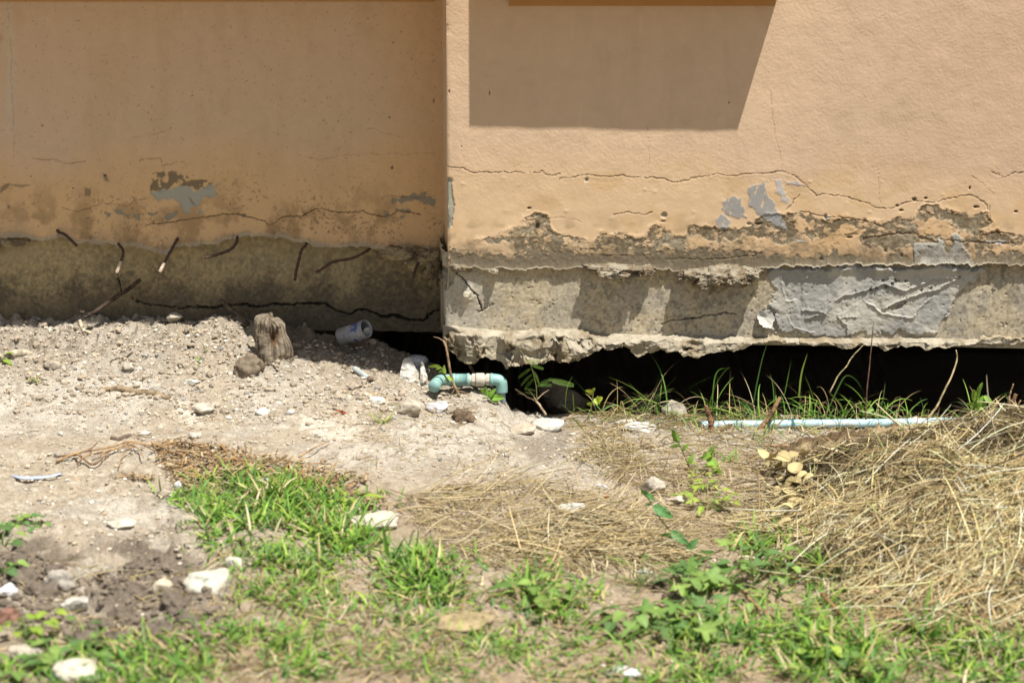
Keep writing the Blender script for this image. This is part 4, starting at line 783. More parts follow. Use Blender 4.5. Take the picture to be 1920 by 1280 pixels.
# ---- stump and sticks
def stump():
    b = at1(511, 684); b = np.array([b[0], b[1]+0.012, b[2]-0.03]); r = empty('tree_stump', b, 'weathered grey wooden stump with a dark hollow in its face', 'stump')
    top = on_wall(508, 597, float(b[1])); Hh = top[2]-b[2]; n = 120; K = 90; s = np.linspace(0, 1, K); th = np.arange(n)/n*2*math.pi
    V = []; C = []
    for t in s:
        rr = 0.0355*(1.10-0.13*t)*math.sqrt(max(0, 1-max(0, (t-0.86)/0.14)**2.4*0.80)) if t < 0.999 else 0.0
        cx = 0.003*math.sin(t*3)-0.004*t; row = np.stack([cx+np.cos(th)*rr*1.0, np.sin(th)*rr*0.85, np.full(n, t*Hh)-np.maximum(0, np.cos(th))*0.018*t**2], 1); V.append(row); C.append(np.stack([th, np.full(n, t)], 1))
    V = np.concatenate(V); C = np.concatenate(C); ct, st_ = np.cos(C[:, 0]), np.sin(C[:, 0])
    grain = fbm3(ct*1.0, st_*1.0, C[:, 1]*0.22, 0.11, 4, 31, 0.6, True)-0.5; crag = fbm3(V[:, 0], V[:, 1], V[:, 2], 0.03, 4, 32)-0.5
    u = (V[:, 0]-0.010-(V[:, 2]-Hh*0.66)*0.25)/0.015; w_ = (V[:, 2]-Hh*0.66)/0.019; hol = np.exp(-(u*u+w_*w_)**1.4)*(V[:, 1] < 0.005)
    nn = np.stack([ct, st_, ct*0], 1); jag = (fbm3(ct, st_, C[:, 1]*0.0, 0.22, 4, 33, 0.65, True)-0.5)*sm(0.72, 0.92, C[:, 1]); V[:, 2] += jag*0.030; V = V+nn*((grain*0.008+crag*0.022-hol*0.016))[:, None]
    col = np.tile(np.array((0.115, 0.09, 0.064)), (len(V), 1)); col = mixc(col, (0.07, 0.054, 0.038), sm(0.08, -0.14, grain)*0.85); col = mixc(col, (0.07, 0.055, 0.04), sm(0.02, 0.16, crag)*0.5); col = mixc(col, (0.29, 0.245, 0.18), sm(0.12, 0.26, grain)*0.6)
    col = mixc(col, (0.10, 0.055, 0.028), sm(0.3, 0.75, hol)*0.9); col = mixc(col, (0.33, 0.275, 0.20), sm(0.35, 0.0, C[:, 1])*0.6)
    f = np.concatenate([np.stack([k*n+np.arange(n), k*n+(np.arange(n)+1) % n, (k+1)*n+(np.arange(n)+1) % n, (k+1)*n+np.arange(n)], 1) for k in range(K-1)])
    mesh_obj('trunk', V+b, f, M_wood, r, col)
stump()
def stick(pts, rad, lift, label, col=(0.24, 0.175, 0.11), name='stick', cat='stick', wob=0.12, wall=None, seed=0, side=(), n=40, group=None, mat=None):
    P = np.array([(at1(a, b) if wall is None else on_wall(a, b, wall[i])) for i, (a, b) in enumerate(pts)]); P[:, 2] += lift
    P = smooth_path(P, n); rs = np.random.RandomState(seed); P[:, 2] += np.cumsum(rs.normal(0, 0.0006, n)); P[:, 1] += np.cumsum(rs.normal(0, 0.0005, n))
    rr = np.interp(np.linspace(0, 1, n), np.linspace(0, 1, len(rad)), rad); v, f4, f3 = tube(P, rr, 9, True, wob, seed)
    c = mixc(np.tile(np.array(col, float), (len(v), 1)), np.array(col)*0.55, sm(0.48, 0.62, fbm3(v[:, 0], v[:, 1], v[:, 2], 0.012, 3, seed))); m = MB(); m.add2(v, [f4, f3], c)
    o = m.build(name, mat or M_wood)
    o = tag(o, label, cat, group)
    for (t, dx, dy, dz, r_) in side:
        p = P[int(t*(n-1))]; Q = smooth_path([p, p+np.array([dx, dy, dz])*0.5+np.array([0, 0, 0.003]), p+np.array([dx, dy, dz])], 10); v, f4, f3 = tube(Q, np.linspace(r_, r_*0.4, 10), 6, True, 0.1, seed); m = MB(); m.add2(v, [f4, f3], np.array(col)*0.9); m.build('side_twig', mat or M_wood, o)
    return o
stick([(195, 733), (225, 731), (260, 736), (290, 741), (319, 745)], [0.005, 0.0085, 0.0075, 0.006], 0.004, 'rooty brown stick half sunk in the bare soil', (0.27, 0.205, 0.13), seed=1, side=[(0.05, -0.015, -0.01, 0.004, 0.0015), (0.1, 0.01, -0.02, 0.002, 0.0012)])
stick([(208, 822), (222, 823), (238, 818), (252, 815), (262, 820)], [0.005, 0.0055, 0.006, 0.005], 0.004, 'short grey brown forked twig on the pale sand', (0.22, 0.17, 0.125), seed=2, side=[(0.7, 0.045, 0.0, 0.004, 0.0018)], name='twig', cat='twig')
stick([(-12, 672), (10, 667), (35, 661), (58, 655)], [0.013, 0.012, 0.010, 0.006], 0.004, 'thick pale root partly buried at the left of the slope', (0.46, 0.395, 0.30), name='root', cat='root', seed=3)
stick([(150, 611), (158, 622), (169, 635)], [0.0045, 0.0045, 0.004], 0.006, 'short pale split stick on the crest of the earth bank', (0.60, 0.51, 0.37), seed=4)
stick([(133, 585), (141, 592), (158, 603)], [0.0012, 0.0035, 0.003], 0.010, 'thin bent twig poking up at the crest of the earth bank', (0.52, 0.42, 0.3), name='twig', cat='twig', seed=5, side=[(0.3, 0.022, 0.0, 0.022, 0.0012)])
stick([(264, 524), (232, 548), (205, 568), (180, 586), (158, 597)], [0.0045, 0.005, 0.0055, 0.0045, 0.0035], 0, 'dark dead branch leaning on the shaded footing', (0.075, 0.055, 0.04), name='branch', cat='branch', wall=[0.155, 0.145, 0.135, 0.125, 0.115], seed=6, side=[(0.55, 0.03, -0.005, 0.018, 0.0015)])
stick([(412, 562), (430, 577), (448, 590), (466, 605)], [0.004, 0.005, 0.0055, 0.005], 0, 'dark thin branch slanting down behind the stump', (0.10, 0.08, 0.055), name='branch', cat='branch', wall=[0.155, 0.145, 0.13, 0.115], seed=7)
stick([(210, 681), (232, 678), (250, 674)], [0.0022, 0.0025, 0.0018], 0.003, 'small dark twig lying across the middle of the bank', (0.15, 0.115, 0.085), name='twig', cat='twig', seed=8)
stick([(254, 712), (268, 716), (288, 706)], [0.001, 0.0022, 0.001], 0.003, 'hair thin crooked twig near the rooty stick', (0.2, 0.15, 0.10), name='twig', cat='twig', seed=9, side=[(0.5, 0.01, -0.02, 0.006, 0.0008)])
stick([(10, 733), (19, 740)], [0.001, 0.0022], 0.003, 'tiny brown twig at the left edge of the sand', (0.2, 0.14, 0.09), name='twig', cat='twig', seed=10, n=12)
stick([(861, 786), (885, 786), (910, 782)], [0.0015, 0.0022, 0.001], 0.004, 'thin dark twig on the crumbs below the white union', (0.17, 0.12, 0.08), name='twig', cat='twig', seed=12)
stick([(1334, 806), (1332, 790), (1327, 775), (1323, 762)], [0.0065, 0.006, 0.0055, 0.0045], 0, 'short brown woody stub standing before the end of the blue pipe', (0.22, 0.125, 0.07), name='woody_stub', cat='stub', wall=[-0.12, -0.118, -0.114, -0.11], seed=13, side=[(0.1, 0.012, 0, 0.03, 0.003), (0.5, 0.006, 0, 0.014, 0.003)])
stick([(1424, 805), (1436, 790), (1447, 775), (1454, 760), (1463, 742)], [0.006, 0.0055, 0.0055, 0.005, 0.0045], 0, 'leaning brown woody stub crossing the blue pipe', (0.25, 0.15, 0.085), name='woody_stub', cat='stub', wall=[-0.12, -0.11, -0.105, -0.10, -0.09], seed=14)
stick([(1352, 808), (1362, 799), (1374, 790)], [0.003, 0.003, 0.0022], 0, 'thin brown stick propped on the blue pipe', (0.27, 0.17, 0.10), wall=[-0.13, -0.11, -0.095], seed=15)
stick([(1894, 788), (1898, 770), (1900, 752), (1906, 736)], [0.006, 0.0055, 0.005, 0.004], 0, 'split woody stub behind the crest of the hay heap', (0.30, 0.18, 0.10), name='woody_stub', cat='stub', wall=[-0.16]*4, seed=16, side=[(0.1, 0.02, 0, 0.045, 0.004), (0.3, -0.01, 0, 0.04, 0.003)])
stick([(1727, 798), (1740, 785), (1756, 765), (1770, 735), (1784, 705), (1794, 676), (1793, 657)], [0.003, 0.003, 0.0026, 0.0024, 0.0022, 0.002, 0.0012], 0, 'long bare tan stalk arching up to the ledge at the right', (0.46, 0.36, 0.20), name='dry_stalk', cat='stalk', wall=[-0.10, -0.09, -0.08, -0.07, -0.06, -0.05, -0.05], seed=17)
stick([(1624, 790), (1625, 740), (1630, 690), (1634, 645), (1638, 608)], [0.0018, 0.0016, 0.0014, 0.0012, 0.0008], 0, 'thin dark upright stalk in front of the cement patch', (0.20, 0.12, 0.085), name='dry_stalk', cat='stalk', wall=[-0.09]*5, seed=18)
stick([(1556, 735), (1573, 702), (1588, 684), (1600, 668), (1621, 646)], [0.0018, 0.0018, 0.0016, 0.0014, 0.001], 0, 'slanting straw coloured stalk below the middle of the cement patch', (0.50, 0.41, 0.24), name='dry_stalk', cat='stalk', wall=[-0.08]*5, seed=19)
stick([(1900, 720), (1893, 745), (1891, 775)], [0.0015, 0.002, 0.002], 0, 'thin tan stalk upright beside the split stub', (0.42, 0.31, 0.19), name='dry_stalk', cat='stalk', wall=[-0.17]*3, seed=20)
stick([(1842, 782), (1858, 772), (1872, 752)], [0.0025, 0.0025, 0.002], 0, 'pale bent stalk resting on the crest of the hay heap', (0.55, 0.43, 0.27), name='dry_stalk', cat='stalk', wall=[-0.19, -0.17, -0.16], seed=21)
stick([(862, 742), (850, 718), (844, 695), (840, 670), (836, 650), (832, 638)], [0.0035, 0.0034, 0.0030, 0.0028, 0.0026, 0.002], 0, 'knotty brown seedling stem standing in front of the teal pipe', (0.32, 0.22, 0.13), name='bare_stem', cat='stem', wall=[-0.085, -0.08, -0.075, -0.07, -0.065, -0.06], seed=22, side=[(0.95, -0.025, 0, 0.012, 0.0015), (0.9, 0.012, 0, 0.012, 0.0015), (0.88, -0.012, 0.004, 0.012, 0.0012), (0.1, 0.03, -0.01, -0.008, 0.0014), (0.15, -0.012, -0.01, -0.02, 0.0012)])
stick([(863, 660), (876, 675), (884, 690), (890, 705)], [0.004, 0.004, 0.0042, 0.0042], 0, 'dim brown root behind the teal pipe in the hollow', (0.20, 0.15, 0.09), name='root', cat='root', wall=[0.06, 0.05, 0.03, 0.01], seed=23)
stick([(1500, 856), (1475, 853), (1450, 852), (1432, 856)], [0.002, 0.0022, 0.0025, 0.002], 0.012, 'reddish brown twig lying on straw above the cream leaves', (0.33, 0.20, 0.12), name='twig', cat='twig', seed=24)
stick([(1540, 1130), (1556, 1150), (1585, 1178)], [0.004, 0.004, 0.003], 0.02, 'rust brown stick stuck in the grass below the hay heap', (0.26, 0.15, 0.07), seed=25)
stick([(1395, 1125), (1405, 1143), (1425, 1165)], [0.004, 0.004, 0.003], 0.02, 'brown stick between the broad leaved weeds', (0.30, 0.19, 0.10), seed=26)
stick([(1024, 778), (1012, 762), (1002, 752), (990, 745), (966, 732)], [0.0028, 0.0026, 0.0022, 0.002, 0.0016], 0, 'bare forked tan twig at the foot of the feathery plant', (0.44, 0.34, 0.22), name='twig', cat='twig', wall=[-0.07, -0.066, -0.06, -0.06, -0.06], seed=27, side=[(0.45, 0.032, 0, 0.028, 0.0018), (0.4, -0.02, 0, 0.03, 0.0014), (0.7, -0.03, 0, 0.012, 0.0012)])

# ---- dead vine on the sand
def vine():
    b = at1(240, 850); r = empty('dead_vine', b, 'tangle of dry brown vine stems sprawled over the sand', 'dead vine')
    paths = [[(105, 870), (140, 866), (175, 856), (215, 846), (245, 843), (290, 843), (340, 843), (380, 850), (402, 860)], [(110, 869), (140, 864), (150, 872), (172, 878), (190, 876), (205, 862), (222, 850), (242, 845)], [(190, 870), (205, 857), (230, 852), (260, 850), (300, 858), (330, 865)], [(145, 878), (165, 872), (200, 858), (250, 850)], [(160, 860), (172, 848), (184, 842)], [(285, 843), (305, 850), (325, 862), (345, 868)], [(250, 852), (232, 866), (222, 882)], [(240, 846), (260, 858), (270, 872)], [(330, 862), (380, 858), (420, 868), (470, 880), (520, 892), (580, 886), (620, 880)], [(560, 862), (600, 850), (620, 836)]]
    for k, p in enumerate(paths):
        P = np.array([at1(a, c)+np.array([0, 0, 0.006+0.010*abs(math.sin(i*1.9+k))]) for i, (a, c) in enumerate(p)]); P = smooth_path(P, 40); v, f4, f3 = tube(P, np.linspace(0.0026, 0.0014, 40)*(1.0 if k < 2 else 0.75), 7, True, 0.2, k)
        c = mixc(np.tile(np.array((0.36, 0.235, 0.12)), (len(v), 1)), (0.16, 0.10, 0.06), sm(0.45, 0.65, fbm3(v[:, 0], v[:, 1], v[:, 2], 0.03, 3, k))); m = MB(); m.add2(v, [f4, f3], c); m.build('stem', M_wood, r)
vine()

# ---- stones
def stone(px, py, wpx, hpx, label, c=(0.62, 0.57, 0.48), seed=0, name='stone', cat='stone', sink=0.25, depth=0.75, c2=None, wall=None, rough=0.24, tight=0.50, facets=18, group=None, sub=4, rz=None):
    p = at1(px, py+hpx*0.35) if wall is None else on_wall(px, py+hpx*0.3, wall); s = mm(p); w_, h_ = wpx*s, hpx*s*1.05
    v, f = rock((w_*1.05, w_*depth, h_*1.15), seed+300, sub, facets, rough, tight); v = turn(v, (seed*0.7 % 0.5)-0.25 if rz is None else rz)
    n = fbm3(v[:, 0]+seed, v[:, 1], v[:, 2], max(0.012, w_*0.3), 4, seed); cc = mixc(np.tile(np.array(c, float), (len(v), 1)), c2 if c2 is not None else np.array(c)*0.62, sm(0.5, 0.66, n)*0.8)
    n2 = fbm3(v[:, 0]+seed, v[:, 1], v[:, 2], max(0.005, w_*0.1), 3, seed+1); cc = mixc(cc, np.minimum(np.array(c)*1.12, 0.8), sm(0.55, 0.7, n2)*0.6)
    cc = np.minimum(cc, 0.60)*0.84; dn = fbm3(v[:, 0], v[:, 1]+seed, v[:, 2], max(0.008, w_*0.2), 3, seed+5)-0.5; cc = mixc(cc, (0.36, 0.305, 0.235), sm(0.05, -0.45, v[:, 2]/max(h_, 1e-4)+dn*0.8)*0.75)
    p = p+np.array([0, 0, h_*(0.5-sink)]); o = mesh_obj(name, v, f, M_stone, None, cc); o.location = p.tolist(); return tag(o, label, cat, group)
PALE = (0.54, 0.49, 0.40); GREYS = (0.38, 0.36, 0.32); CLOD = (0.30, 0.25, 0.185); WHITE = (0.60, 0.57, 0.50)
for k, a in enumerate([
 (384, 760, 38, 24, 'rounded pale stone with a shadowed flank at the foot of the bank', PALE), (360, 715, 24, 13, 'flat oval cream stone alone on the bare slope', (0.68, 0.63, 0.52)), (710, 975, 88, 30, 'long flat pale slab of stone between the grass and the straw', (0.55, 0.49, 0.40)),
 (1225, 916, 38, 32, 'blunt grey stone with a dark underside amid straw', (0.50, 0.45, 0.37)), (1075, 957, 50, 22, 'pale flat stone in the middle of the straw litter', (0.68, 0.62, 0.53)), (395, 1092, 84, 54, 'big jagged cream rock beside the thick green grass', (0.66, 0.61, 0.50)),
 (146, 1130, 54, 30, 'smooth white stone below the dark clods', WHITE), (148, 1252, 78, 48, 'large cream rock at the bottom left corner of the grass', (0.64, 0.56, 0.45)), (1022, 789, 66, 26, 'white broken slab of rubble at the rim below the feathery plant', (0.66, 0.61, 0.53)),
 (822, 761, 38, 25, 'bright white angular stone below the teal pipe', (0.78, 0.74, 0.67)), (765, 768, 50, 28, 'rounded tan stone beside the small grass sprout', (0.52, 0.455, 0.36)), (648, 746, 22, 17, 'small egg shaped stone above the red seedling', (0.60, 0.54, 0.44)),
 (710, 750, 28, 15, 'flat pale chip of stone between tan stone and seedling', (0.68, 0.62, 0.52)), (666, 721, 26, 13, 'brown shadowed flat stone under the grey tube', (0.42, 0.35, 0.27)), (306, 1100, 40, 34, 'yellowish lump of rubble in the dark earth', (0.60, 0.52, 0.39)),
 (120, 1092, 50, 40, 'grey crusted rock with a brown hollow near the white stone', (0.46, 0.42, 0.36)), (12, 1112, 36, 24, 'bright white stone at the left edge of the picture', (0.80, 0.78, 0.73)), (14, 1150, 40, 42, 'reddish brown fragment of brick at the left edge', (0.28, 0.155, 0.115)),
 (230, 986, 52, 16, 'buried cream stone with only its top showing in the sand', (0.62, 0.56, 0.46)), (40, 1222, 46, 36, 'dirty cream rock among the corner weeds', (0.55, 0.49, 0.39)), (68, 1216, 30, 20, 'grey stone hidden in leaves at the bottom left', (0.45, 0.42, 0.36)),
 (1262, 773, 48, 30, 'crumbly grey lump of rubble under the grass at the rim', (0.44, 0.40, 0.33)), (1195, 805, 60, 14, 'flat white rubble plate in the straw at the rim', (0.70, 0.66, 0.58)), (1175, 795, 40, 12, 'small pale rubble plate half under straw at the rim', (0.64, 0.58, 0.48)),
 (982, 800, 40, 20, 'tan flat stone just left of the white broken slab', (0.55, 0.47, 0.36)), (1640, 1106, 42, 26, 'pinkish terracotta shard at the foot of the hay heap', (0.56, 0.33, 0.23)), (1681, 1108, 36, 20, 'smaller terracotta shard half hidden in hay', (0.50, 0.30, 0.21)),
 (860, 1172, 105, 16, 'flat yellowish stone sunk in the grass near the bottom', (0.40, 0.32, 0.18)), (1210, 1072, 30, 10, 'little white stone chip behind the low feathery weed', (0.75, 0.70, 0.62)), (326, 601, 30, 12, 'cream flat stone on the crest of the bank against the footing', (0.52, 0.47, 0.37)), (68, 592, 22, 14, 'grey stone chip on the crest of the bank at the left', (0.42, 0.40, 0.37)),
 (100, 682, 30, 16, 'dull stone in the slope right of the thick root', (0.44, 0.38, 0.30)), (240, 690, 24, 14, 'pale wedge of stone in the middle of the bank', (0.60, 0.54, 0.44)), (545, 770, 16, 10, 'white pebble below the shadow of the stump', (0.72, 0.68, 0.6)), (492, 768, 24, 13, 'grey white stone among pebbles below the clod', (0.62, 0.60, 0.56)),
 (1130, 911, 22, 10, 'white flake of stone at the upper edge of the straw', (0.76, 0.73, 0.68)), (1270, 938, 36, 12, 'pale flat stone right of the blunt grey stone', (0.58, 0.52, 0.43)), (1137, 930, 9, 9, 'orange brown pebble in the straw', (0.45, 0.23, 0.09)), (500, 905, 26, 18, 'white grey stone in the grass at the top of the clump', (0.58, 0.57, 0.55)),
 (332, 915, 14, 14, 'small white cube of stone at the edge of the brown litter', (0.74, 0.69, 0.62)), (440, 1063, 30, 24, 'cream stone behind the big jagged rock', (0.62, 0.57, 0.47)), (366, 817, 24, 14, 'grey cream stone above the brown leaf litter', (0.55, 0.51, 0.44)), (272, 806, 26, 10, 'flat cream chip above the forked twig', (0.70, 0.64, 0.53)), (1170, 1265, 60, 12, 'white chips of stone at the very bottom edge', (0.70, 0.66, 0.6))]):
    stone(*a, seed=k)
stone(466, 688, 46, 38, 'brown crumbly clod of earth beside the stump', (0.22, 0.175, 0.125), 71, 'earth_clod', 'clod', 0.3, 0.8, (0.07, 0.055, 0.04), rough=0.5, tight=0.75)
stone(868, 778, 36, 22, 'dark brown earth lump below the union', (0.17, 0.12, 0.08), 70, 'earth_clod', 'clod', 0.35, 0.8, (0.10, 0.07, 0.045), rough=0.40, tight=0.72)
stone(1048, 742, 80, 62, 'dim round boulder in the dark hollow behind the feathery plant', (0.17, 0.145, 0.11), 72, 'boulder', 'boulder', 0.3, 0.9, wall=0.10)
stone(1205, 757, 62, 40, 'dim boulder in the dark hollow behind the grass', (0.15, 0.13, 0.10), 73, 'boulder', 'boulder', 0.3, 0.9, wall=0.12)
stone(1712, 786, 22, 10, 'pinkish pebble sitting on the blue pipe', (0.52, 0.42, 0.40), 74, 'pebble', 'pebble', wall=-0.07)
stone(1475, 785, 34, 14, 'pale lump of earth behind the blue pipe', (0.46, 0.40, 0.31), 75, 'earth_clod', 'clod', wall=-0.03)
CLODS = [(45, 1070, 60, 40), (85, 1100, 70, 44), (30, 1050, 40, 30), (265, 1060, 60, 22), (250, 1108, 50, 26), (330, 1130, 60, 40), (230, 1140, 60, 32), (300, 1165, 60, 34), (190, 1160, 50, 28), (350, 1155, 46, 30), (160, 1185, 60, 30), (60, 1112, 30, 22), (280, 1190, 50, 24), (220, 1185, 44, 24), (100, 1065, 50, 28), (375, 1120, 40, 24), (1440, 1010, 60, 34), (1480, 1000, 50, 28), (1260, 1120, 44, 34), (1235, 1100, 40, 26)]
for k, (a, b, c, d) in enumerate(CLODS):
    g = k < 16
    stone(a, b, c*0.8, d*0.8, 'dark lump of dug earth in the heap at the lower left' if g else 'dark lump of earth beneath the weeds beside the hay', (0.165, 0.135, 0.105) if g else (0.13, 0.10, 0.07), 120+k, 'earth_clod', 'clod', 0.55, 0.9, (0.09, 0.072, 0.055), rough=0.55, tight=0.8, group='dark clods of dug earth' if g else 'dark clods beside the hay')
# small stones that nothing tells apart
rs = np.random.RandomState(5); kk = 0
def scatter(poly, n, seed):
    r_ = np.random.RandomState(seed); a = np.array(poly, float); out_ = np.zeros((0, 2))
    while len(out_) < n:
        q = np.stack([r_.uniform(a[:, 0].min(), a[:, 0].max(), n*3), r_.uniform(a[:, 1].min(), a[:, 1].max(), n*3)], 1); out_ = np.concatenate([out_, q[poly_sd(q[:, 0], q[:, 1], poly) < 0]])
    return out_[:n]
BARE = [(0, 605), (470, 610), (560, 690), (760, 720), (900, 760), (1060, 800), (1300, 830), (1200, 900), (900, 900), (700, 900), (330, 890), (330, 1000), (340, 1060), (0, 1000)]
for a, b in scatter(BARE, 70, 3):
    w_ = rs.uniform(6, 14); t = rs.rand(); c = WHITE if t < 0.10 else (PALE if t < 0.40 else (GREYS if t < 0.8 else (0.42, 0.355, 0.27)))
    stone(a, b, w_, w_*rs.uniform(0.5, 0.8), 'pebble the size of a fingertip strewn on the bare soil', np.array(c)*rs.uniform(0.85, 1.05), 400+kk, 'pebble', 'pebble', 0.3, sub=3, group='pebbles strewn on the bare soil'); kk += 1
def gravel():
    V0, F0 = ico(1); pts = np.concatenate([scatter(BARE, 4200, 8), scatter([(0, 600), (470, 600), (560, 640), (760, 690), (880, 740), (950, 780), (700, 800), (0, 770)], 3200, 9), scatter([(540, 640), (760, 640), (830, 690), (700, 690)], 260, 12), scatter([(0, 1000), (1920, 1000), (1920, 1280), (0, 1280)], 1100, 10), scatter([(1000, 790), (1900, 800), (1900, 850), (1000, 900)], 500, 11)])
    n0 = len(pts); pts = np.concatenate([pts, scatter(DARKP[0], 1300, 14)]); P = at(pts[:, 0], pts[:, 1]); n = len(P); r_ = np.random.RandomState(6); size = 0.0013+0.0040*r_.rand(n)**3.2; big = pts[:, 1] < 780; size = np.where(big & (r_.rand(n) < 0.07), 0.004+0.006*r_.rand(n)**1.6, size)
    size[n0:] = 0.002+0.007*r_.rand(n-n0)**2
    sc = size[:, None]*np.stack([r_.uniform(0.8, 1.5, n), r_.uniform(0.8, 1.3, n), r_.uniform(0.5, 0.95, n)], 1)
    V = V0[None]*sc[:, None, :]*(1+0.5*(r_.rand(n, len(V0), 1)-0.5)); th = r_.uniform(0, 6.28, n); c, s = np.cos(th)[:, None], np.sin(th)[:, None]
    V = np.stack([V[..., 0]*c-V[..., 1]*s, V[..., 0]*s+V[..., 1]*c, V[..., 2]], -1)+P[:, None, :]+np.array([0, 0, 0.3])*size[:, None, None]
    pal = np.array([(0.50, 0.44, 0.35), (0.44, 0.37, 0.275), (0.60, 0.55, 0.46), (0.35, 0.30, 0.23), (0.72, 0.69, 0.62), (0.30, 0.29, 0.28), (0.48, 0.36, 0.24)])*0.92; ci = r_.choice(7, n, p=[.30, .29, .11, .20, .03, .03, .04])
    pc_ = pal[ci]*r_.uniform(0.85, 1.12, (n, 1)); bg_ = size > 0.0055; pc_[bg_] = np.array((0.34, 0.285, 0.215))*r_.uniform(0.75, 1.2, (bg_.sum(), 1)); pc_[n0:] = np.array((0.17, 0.138, 0.105))*r_.uniform(0.7, 1.3, (n-n0, 1)); col = np.repeat(pc_, len(V0), 0); F = (F0[None]+np.arange(n)[:, None, None]*len(V0)).reshape(-1, 3)
    tag(mesh_obj('gravel', V.reshape(-1, 3), F, M_stone, None, col, smooth=False), 'fine gravel and soil crumbs covering the bare ground', 'gravel', kind='stuff')
gravel()
# ================================================================== PLANTS, STRAW, HAY
def blades(base, yaw, e0, L, W, droop, K, rs, roll=0.6, tipw=0.12, colA=None, colB=None, sway=0.0):
    """N curved flat blades -> verts, quads, colours"""
    n = len(base); t = np.linspace(0, 1, K+1); ang = e0[:, None]-droop[:, None]*t[None]**1.4
    yw = yaw[:, None]+sway*(rs.rand(n, 1)-0.5)*t[None]*2; st = (L/K)[:, None]
    dx = np.cos(ang)*np.cos(yw)*st; dy = np.cos(ang)*np.sin(yw)*st; dz = np.sin(ang)*st
    c = np.stack([np.cumsum(dx, 1)-dx, np.cumsum(dy, 1)-dy, np.cumsum(dz, 1)-dz], -1)+base[:, None, :]
    w_ = W[:, None]*np.clip(np.where(t < 0.25, 0.55+1.8*t, 1-((t-0.25)/0.75)**1.7*(1-tipw)), 0.05, 1)[None]*0.5
    ro = (rs.rand(n, 1)-0.5)*2*roll; side = np.stack([-np.sin(yw)*np.cos(ro), np.cos(yw)*np.cos(ro), np.sin(ro)*np.ones_like(yw)], -1)
    V = np.stack([c-side*w_[..., None], c+side*w_[..., None]], 2).reshape(-1, 3)
    i = np.arange(K)*2; q = np.stack([i, i+1, i+3, i+2], 1); F = (q[None]+(np.arange(n)*(K+1)*2)[:, None, None]).reshape(-1, 4)
    C = np.repeat(colA[:, None, :]*(1-t[None, :, None])+colB[:, None, :]*t[None, :, None], 2, 1).reshape(-1, 3) if colB is not None else np.repeat(colA, (K+1)*2, 0)
    return V, F, C
def stalks(base, yaw, e0, L, rad, bend, K, rs, colA):
    """N thin three sided straws"""
    n = len(base); t = np.linspace(0, 1, K+1); ang = e0[:, None]+bend[:, None]*(t[None]-0.3); yw = yaw[:, None]+(rs.rand(n, 1)-0.5)*1.1*t[None]; st = (L/K)[:, None]
    d = np.stack([np.cos(ang)*np.cos(yw), np.cos(ang)*np.sin(yw), np.sin(ang)], -1)*st[..., None]; c = np.cumsum(d, 1)-d+base[:, None, :]
    s = np.stack([-np.sin(yw), np.cos(yw), 0*yw], -1); u = np.cross(d/np.linalg.norm(d, axis=-1, keepdims=True), s); r_ = (rad[:, None]*np.interp(t, [0, .1, .8, 1], [.8, 1, .8, .35])[None])[..., None]
    V = np.stack([c+s*r_*math.cos(a)+u*r_*math.sin(a) for a in (0.5, 2.6, 4.7)], 2).reshape(-1, 3)
    q = np.concatenate([[(k*3+j, k*3+(j+1) % 3, k*3+3+(j+1) % 3, k*3+3+j) for j in range(3)] for k in range(K)]); F = (q[None]+(np.arange(n)*(K+1)*3)[:, None, None]).reshape(-1, 4)
    return V, F, np.repeat(colA, (K+1)*3, 0)
GREEN = np.array([(0.10, 0.225, 0.035), (0.135, 0.285, 0.042), (0.185, 0.335, 0.05), (0.075, 0.165, 0.035), (0.26, 0.375, 0.07), (0.11, 0.235, 0.06)])
STRAWC = np.array([(0.54, 0.425, 0.225), (0.62, 0.51, 0.30), (0.42, 0.32, 0.165), (0.32, 0.225, 0.115), (0.46, 0.39, 0.175), (0.64, 0.56, 0.37)])
def pick(pal, n, rs, v=0.15): return pal[rs.randint(len(pal), size=n)]*rs.uniform(1-v, 1+v, (n, 1))
def tufts(poly, ntuft, per, L, W, seed, spread=0.020, elev=(0.0, 1.1), droop=(0.0, 1.5), pal=GREEN, surf=None):
    rs = np.random.RandomState(seed); ntuft = int(ntuft*1.2); L = L*0.82; q = scatter(poly, ntuft, seed+1); q = q[fbm(q[:, 0], q[:, 1], 60, 4, 77)+rs.rand(len(q))*0.25 > 0.55]; ntuft = len(q); per = per*0.95; W = W*1.1; c = at(q[:, 0], q[:, 1]); m = rs.poisson(per, ntuft)+1; idx = np.repeat(np.arange(ntuft), m); n = len(idx)
    b = c[idx]+np.stack([rs.normal(0, spread, n), rs.normal(0, spread, n), np.zeros(n)], 1); b[:, 2] = (surf or gz)(b[:, 0], b[:, 1])-0.003
    tl = rs.uniform(0.65, 1.3, ntuft)[idx]; tone = rs.uniform(0.8, 1.2, (ntuft, 1))[idx]; ca = pick(pal, n, rs)*tone; cb = ca*np.array([1.25, 1.15, 1.0])
    dry = rs.rand(n) < 0.13; ca[dry] = pick(STRAWC, dry.sum(), rs); cb[dry] = ca[dry]
    return blades(b, rs.uniform(0, 6.28, n), rs.uniform(*elev, n), rs.uniform(0.55, 1.25, n)*L*tl, rs.uniform(0.7, 1.3, n)*W, rs.uniform(*droop, n), 6, rs, colA=ca, colB=cb, sway=0.5)
